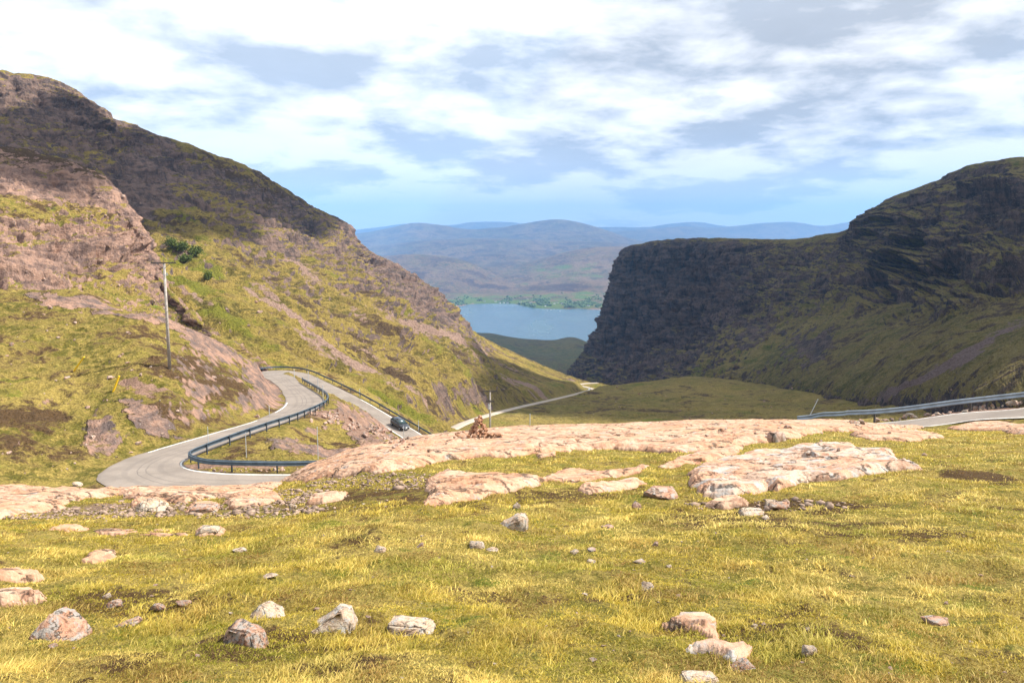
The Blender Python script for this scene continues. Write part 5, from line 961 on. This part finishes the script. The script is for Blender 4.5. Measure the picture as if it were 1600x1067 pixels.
# ------------------------------------------------------------------ grass
def grass():
    g = np.random.default_rng(5); NT_ = 105000; L = g.uniform(math.log(3.6), math.log(36), NT_); t = g.uniform(-.72, .72, NT_); y = np.exp(L); x = t * y
    inside = np.zeros(NT_, bool)
    for s_ in SLABS.values():
        w = np.array(s_['w']); m = (x > w[:, 0].min() - 1) & (x < w[:, 0].max() + 1) & (y > w[:, 1].min() - 1) & (y < w[:, 1].max() + 1)
        if m.any(): d, h = slab_height(s_, x[m], y[m]); k = np.where(m)[0]; inside[k[(h > -.02) & (d > .03 * y[k] / 6)]] = True
    px, py = proj(x, y, bilin(SG, t, L) * y)
    bare = np.zeros(NT_)
    for cx, cy, rx, ry in ((620, 775, 120, 14), (330, 795, 180, 11), (600, 745, 110, 7), (1230, 788, 130, 7), (90, 800, 120, 9), (1530, 745, 80, 8)): bare = np.maximum(bare, smooth(1.3, .5, np.hypot((px - cx) / rx, (py - cy) / ry)))
    ok = ~inside & (g.random(NT_) > bare * .8) & (g.random(NT_) < .12 + 1.1 * smooth(-.3, .2, fbm(x / .45, y / .45, 6, 4))); x, y, L, t, bare = x[ok], y[ok], L[ok], t[ok], bare[ok]; n = len(x)
    big_ = fbm(x / 2.2, y / 2.2, 21, 4); med = fbm(x / .5, y / .5, 31, 3)
    NB = 10; rep = lambda a: np.repeat(a, NB); N = n * NB
    sp = .022 + .0035 * y; bx = rep(x) + g.normal(size=N) * rep(sp); by = rep(y) + g.normal(size=N) * rep(sp) * 1.4; by = np.maximum(by, 3.3)
    bz = ground_z(bx, by) - .004
    tall = smooth(-.02, .22, fbm(x / .65, y / .65, 61, 4, .6)); hh = (.012 + .027 * g.random(N) ** 1.7) * rep(.5 + .95 * tall) * (1 + rep(y) * .012) * rep(1 - .45 * bare); wd = np.maximum(.0028, by * .00062) * g.uniform(.7, 1.4, N)
    a = g.uniform(0, 6.283, N); ln = g.uniform(.4, 1.7, N) * hh; lx = np.cos(a) * ln + .25 * hh; ly = np.sin(a) * ln; wa = g.uniform(0, 6.283, N); wx = np.cos(wa) * wd; wy = np.sin(wa) * wd * .4
    b0 = np.stack([bx - wx, by - wy, bz], -1); b1 = np.stack([bx + wx, by + wy, bz], -1); m0 = np.stack([bx - wx * .8 + lx * .35, by - wy * .8 + ly * .35, bz + hh * .62], -1); m1 = np.stack([bx + wx * .8 + lx * .35, by + wy * .8 + ly * .35, bz + hh * .62], -1); tp = np.stack([bx + lx, by + ly, bz + hh * .95], -1)
    co = np.stack([b0, b1, m1, m0, tp], 1).reshape(-1, 3); k = np.arange(N)[:, None] * 5
    # colours of the blades: straw, yellow green, fresh green, russet heath
    straw = np.array([.72, .55, .16]); ygr = np.array([.50, .38, .045]); grn = np.array([.26, .265, .025]); rus = np.array([.24, .125, .035])
    rb = big_ + .5 * med; w1 = smooth(-.15, .25, rb)[:, None]; c = ygr * (1 - w1) + straw * w1; f2 = fbm(x / 1.1, y / 1.1, 41, 3); w2 = smooth(.05, .35, f2)[:, None] * .8; c = c * (1 - w2) + grn * w2
    f3 = fbm(x / .8, y / .8, 51, 5, .6); w3 = np.maximum(smooth(.02, .26, f3) * .9, bare)[:, None]; c = c * (1 - w3) + rus * w3; wt = (tall * .30 * (1 - bare))[:, None]; c = c * (1 - wt) + straw * wt; c = c * (.72 + .5 * smooth(-.25, .25, med))[:, None]; c = np.repeat(c, NB, 0); r = g.random(N)[:, None]; c = np.where(r < .22, c * .35 + straw * .65, np.where(r > .86, c * .4 + grn * .6, c)); c = c * g.uniform(.75, 1.25, (N, 1))
    me = bpy.data.meshes.new('grass'); me.vertices.add(len(co)); me.vertices.foreach_set('co', co.astype(np.float32).ravel())
    quad = k + np.array([0, 1, 2, 3]); tri = k + np.array([3, 2, 4]); li = np.concatenate([quad, tri], 1).ravel(); me.loops.add(len(li)); me.loops.foreach_set('vertex_index', li.astype(np.int32))
    ls = (np.arange(N)[:, None] * 7 + np.array([0, 4])).ravel(); me.polygons.add(2 * N); me.polygons.foreach_set('loop_start', ls.astype(np.int32)); me.polygons.foreach_set('loop_total', np.tile([4, 3], N).astype(np.int32)); me.update(calc_edges=True)
    at = me.attributes.new('col', 'FLOAT_COLOR', 'POINT'); cc = np.ones((len(co), 4), np.float32); cc[:, :3] = np.repeat(c, 5, 0); at.data.foreach_set('color', cc.ravel())
    m, tt, b, out = new_mat('grass_blades'); av = tt.new('ShaderNodeAttribute', attribute_name='col'); tt.l.new(av.outputs['Color'], b.inputs['Base Color']); b.inputs['Roughness'].default_value = .6; b.inputs['Specular IOR Level'].default_value = .25
    tr = tt.new('ShaderNodeBsdfTranslucent'); tt.l.new(av.outputs['Color'], tr.inputs[0]); mx = tt.new('ShaderNodeMixShader'); mx.inputs[0].default_value = .35; tt.l.new(b.outputs[0], mx.inputs[1]); tt.l.new(tr.outputs[0], mx.inputs[2]); tt.l.new(mx.outputs[0], out.inputs[0])
    me.materials.append(m); o = bpy.data.objects.new('grass', me); COL.objects.link(o); tag(o, kind='stuff'); print('grass blades', N)
grass()

# ------------------------------------------------------------------ unseen clouds added to the right, shaped to shade the slopes
def cloud(poly, z, label, edge=60, seed=0, thick=60, zt=-60.0, ground_y=None):
    """poly: the ground area it shades (x, y); the cloud itself stands up the sun's direction"""
    k = (z - zt) / SV[2]; ox, oy = SV[0] * k, SV[1] * k; w = np.array(poly, float); x0, y0 = w.min(0) - edge; x1, y1 = w.max(0) + edge
    nx = int(np.clip((x1 - x0) / 12, 40, 220)); ny = int(np.clip((y1 - y0) / 12, 40, 220)); X, Y = np.meshgrid(np.linspace(x0, x1, nx), np.linspace(y0, y1, ny), indexing='ij')
    d = poly_sd(X, Y, [tuple(p) for p in w]) + edge * 1.1 * fbm(X / 150 + seed, Y / 150, seed, 5, .55); h = np.sqrt(np.clip(d / edge, 0, 1)) * thick
    h = h * (1 + .6 * fbm(X / 60, Y / 60, seed + 3, 4)); keep = d > -12; top = np.stack([X + ox, Y + oy, z + h], -1); bot = np.stack([X + ox, Y + oy, z - .35 * h - .2], -1)
    n = nx * ny; idx_ = np.arange(n).reshape(nx, ny); q = np.stack([idx_[:-1, :-1], idx_[1:, :-1], idx_[1:, 1:], idx_[:-1, 1:]], -1); kk = keep[:-1, :-1] & keep[1:, :-1] & keep[1:, 1:] & keep[:-1, 1:]; q = q[kk]
    o = raw_mesh('cloud', np.concatenate([top.reshape(-1, 3), bot.reshape(-1, 3)]), np.concatenate([q, q[:, ::-1] + n]), M_SHADE_CLOUD); tag(o, label, 'cloud', 'unseen clouds placed to shade the slopes'); return o
M_SHADE_CLOUD = bpy.data.materials.new('shade_cloud'); M_SHADE_CLOUD.use_nodes = True; _t = NT(M_SHADE_CLOUD.node_tree); _t.n.clear(); _o = _t.new('ShaderNodeOutputMaterial'); _d = _t.new('ShaderNodeBsdfDiffuse'); _d.inputs[0].default_value = (.9, .92, .95, 1); _tr = _t.new('ShaderNodeBsdfTransparent'); _tl = _t.new('ShaderNodeBsdfTranslucent'); _tl.inputs[0].default_value = (.9, .92, .95, 1)
_m1 = _t.new('ShaderNodeMixShader'); _m1.inputs[0].default_value = .5; _t.l.new(_d.outputs[0], _m1.inputs[1]); _t.l.new(_tl.outputs[0], _m1.inputs[2]); _m2 = _t.new('ShaderNodeMixShader'); _m2.inputs[0].default_value = .76; _t.l.new(_tr.outputs[0], _m2.inputs[1]); _t.l.new(_m1.outputs[0], _m2.inputs[2]); _t.l.new(_m2.outputs[0], _o.inputs[0])
CZ = 1350
cloud([(170, 960), (215, 800), (330, 560), (560, 300), (900, 300), (1000, 1500), (700, 1900), (60, 1900), (150, 1250)], CZ, 'large unseen cloud placed to shade the right hand mountain', 60, 1, zt=-60)
cloud([(-40, 620), (0, 760), (90, 770), (240, 850), (420, 560), (480, 230), (250, 180), (90, 240), (30, 330), (-20, 440)], CZ + 40, 'unseen cloud placed to shade the floor of the glen', 35, 2, zt=-110)
cloud([(-900, 4300), (700, 4300), (700, 1500), (250, 1150), (-150, 1150), (-500, 1800)], CZ + 90, 'broad unseen cloud placed to shade the low land by the loch', 90, 3, zt=-400)
cloud([(-330, 1150), (-205, 1080), (-175, 900), (-170, 720), (-150, 560), (-175, 440), (-150, 350), (-150, 318), (-320, 318), (-420, 450), (-440, 700), (-415, 860)], CZ + 20, 'unseen cloud placed to shade the upper left mountain', 60, 4, zt=40)
# ------------------------------------------------------------------ haze
def haze():
    bm = bmesh.new(); bmesh.ops.create_cube(bm, size=1.0)
    x0, x1, y0, y1, z0, z1 = -32000, 32000, -900, 29500, -1300, 1100
    for v in bm.verts: v.co = Vector(((x0 + x1) / 2 + v.co.x * (x1 - x0), (y0 + y1) / 2 + v.co.y * (y1 - y0), (z0 + z1) / 2 + v.co.z * (z1 - z0)))
    me = bpy.data.meshes.new('haze'); bm.to_mesh(me); bm.free(); m = bpy.data.materials.new('haze'); m.use_nodes = True; t = NT(m.node_tree); t.n.clear()
    out = t.new('ShaderNodeOutputMaterial'); pv = t.new('ShaderNodeVolumePrincipled'); pv.inputs['Color'].default_value = (0.24, 0.53, 1.0, 1); pv.inputs['Density'].default_value = HAZE; pv.inputs['Anisotropy'].default_value = 0.0
    t.l.new(pv.outputs[0], out.inputs['Volume']); o = link('haze', me, m); tag(o, kind='stuff')
HAZE = 6.2e-5
haze()
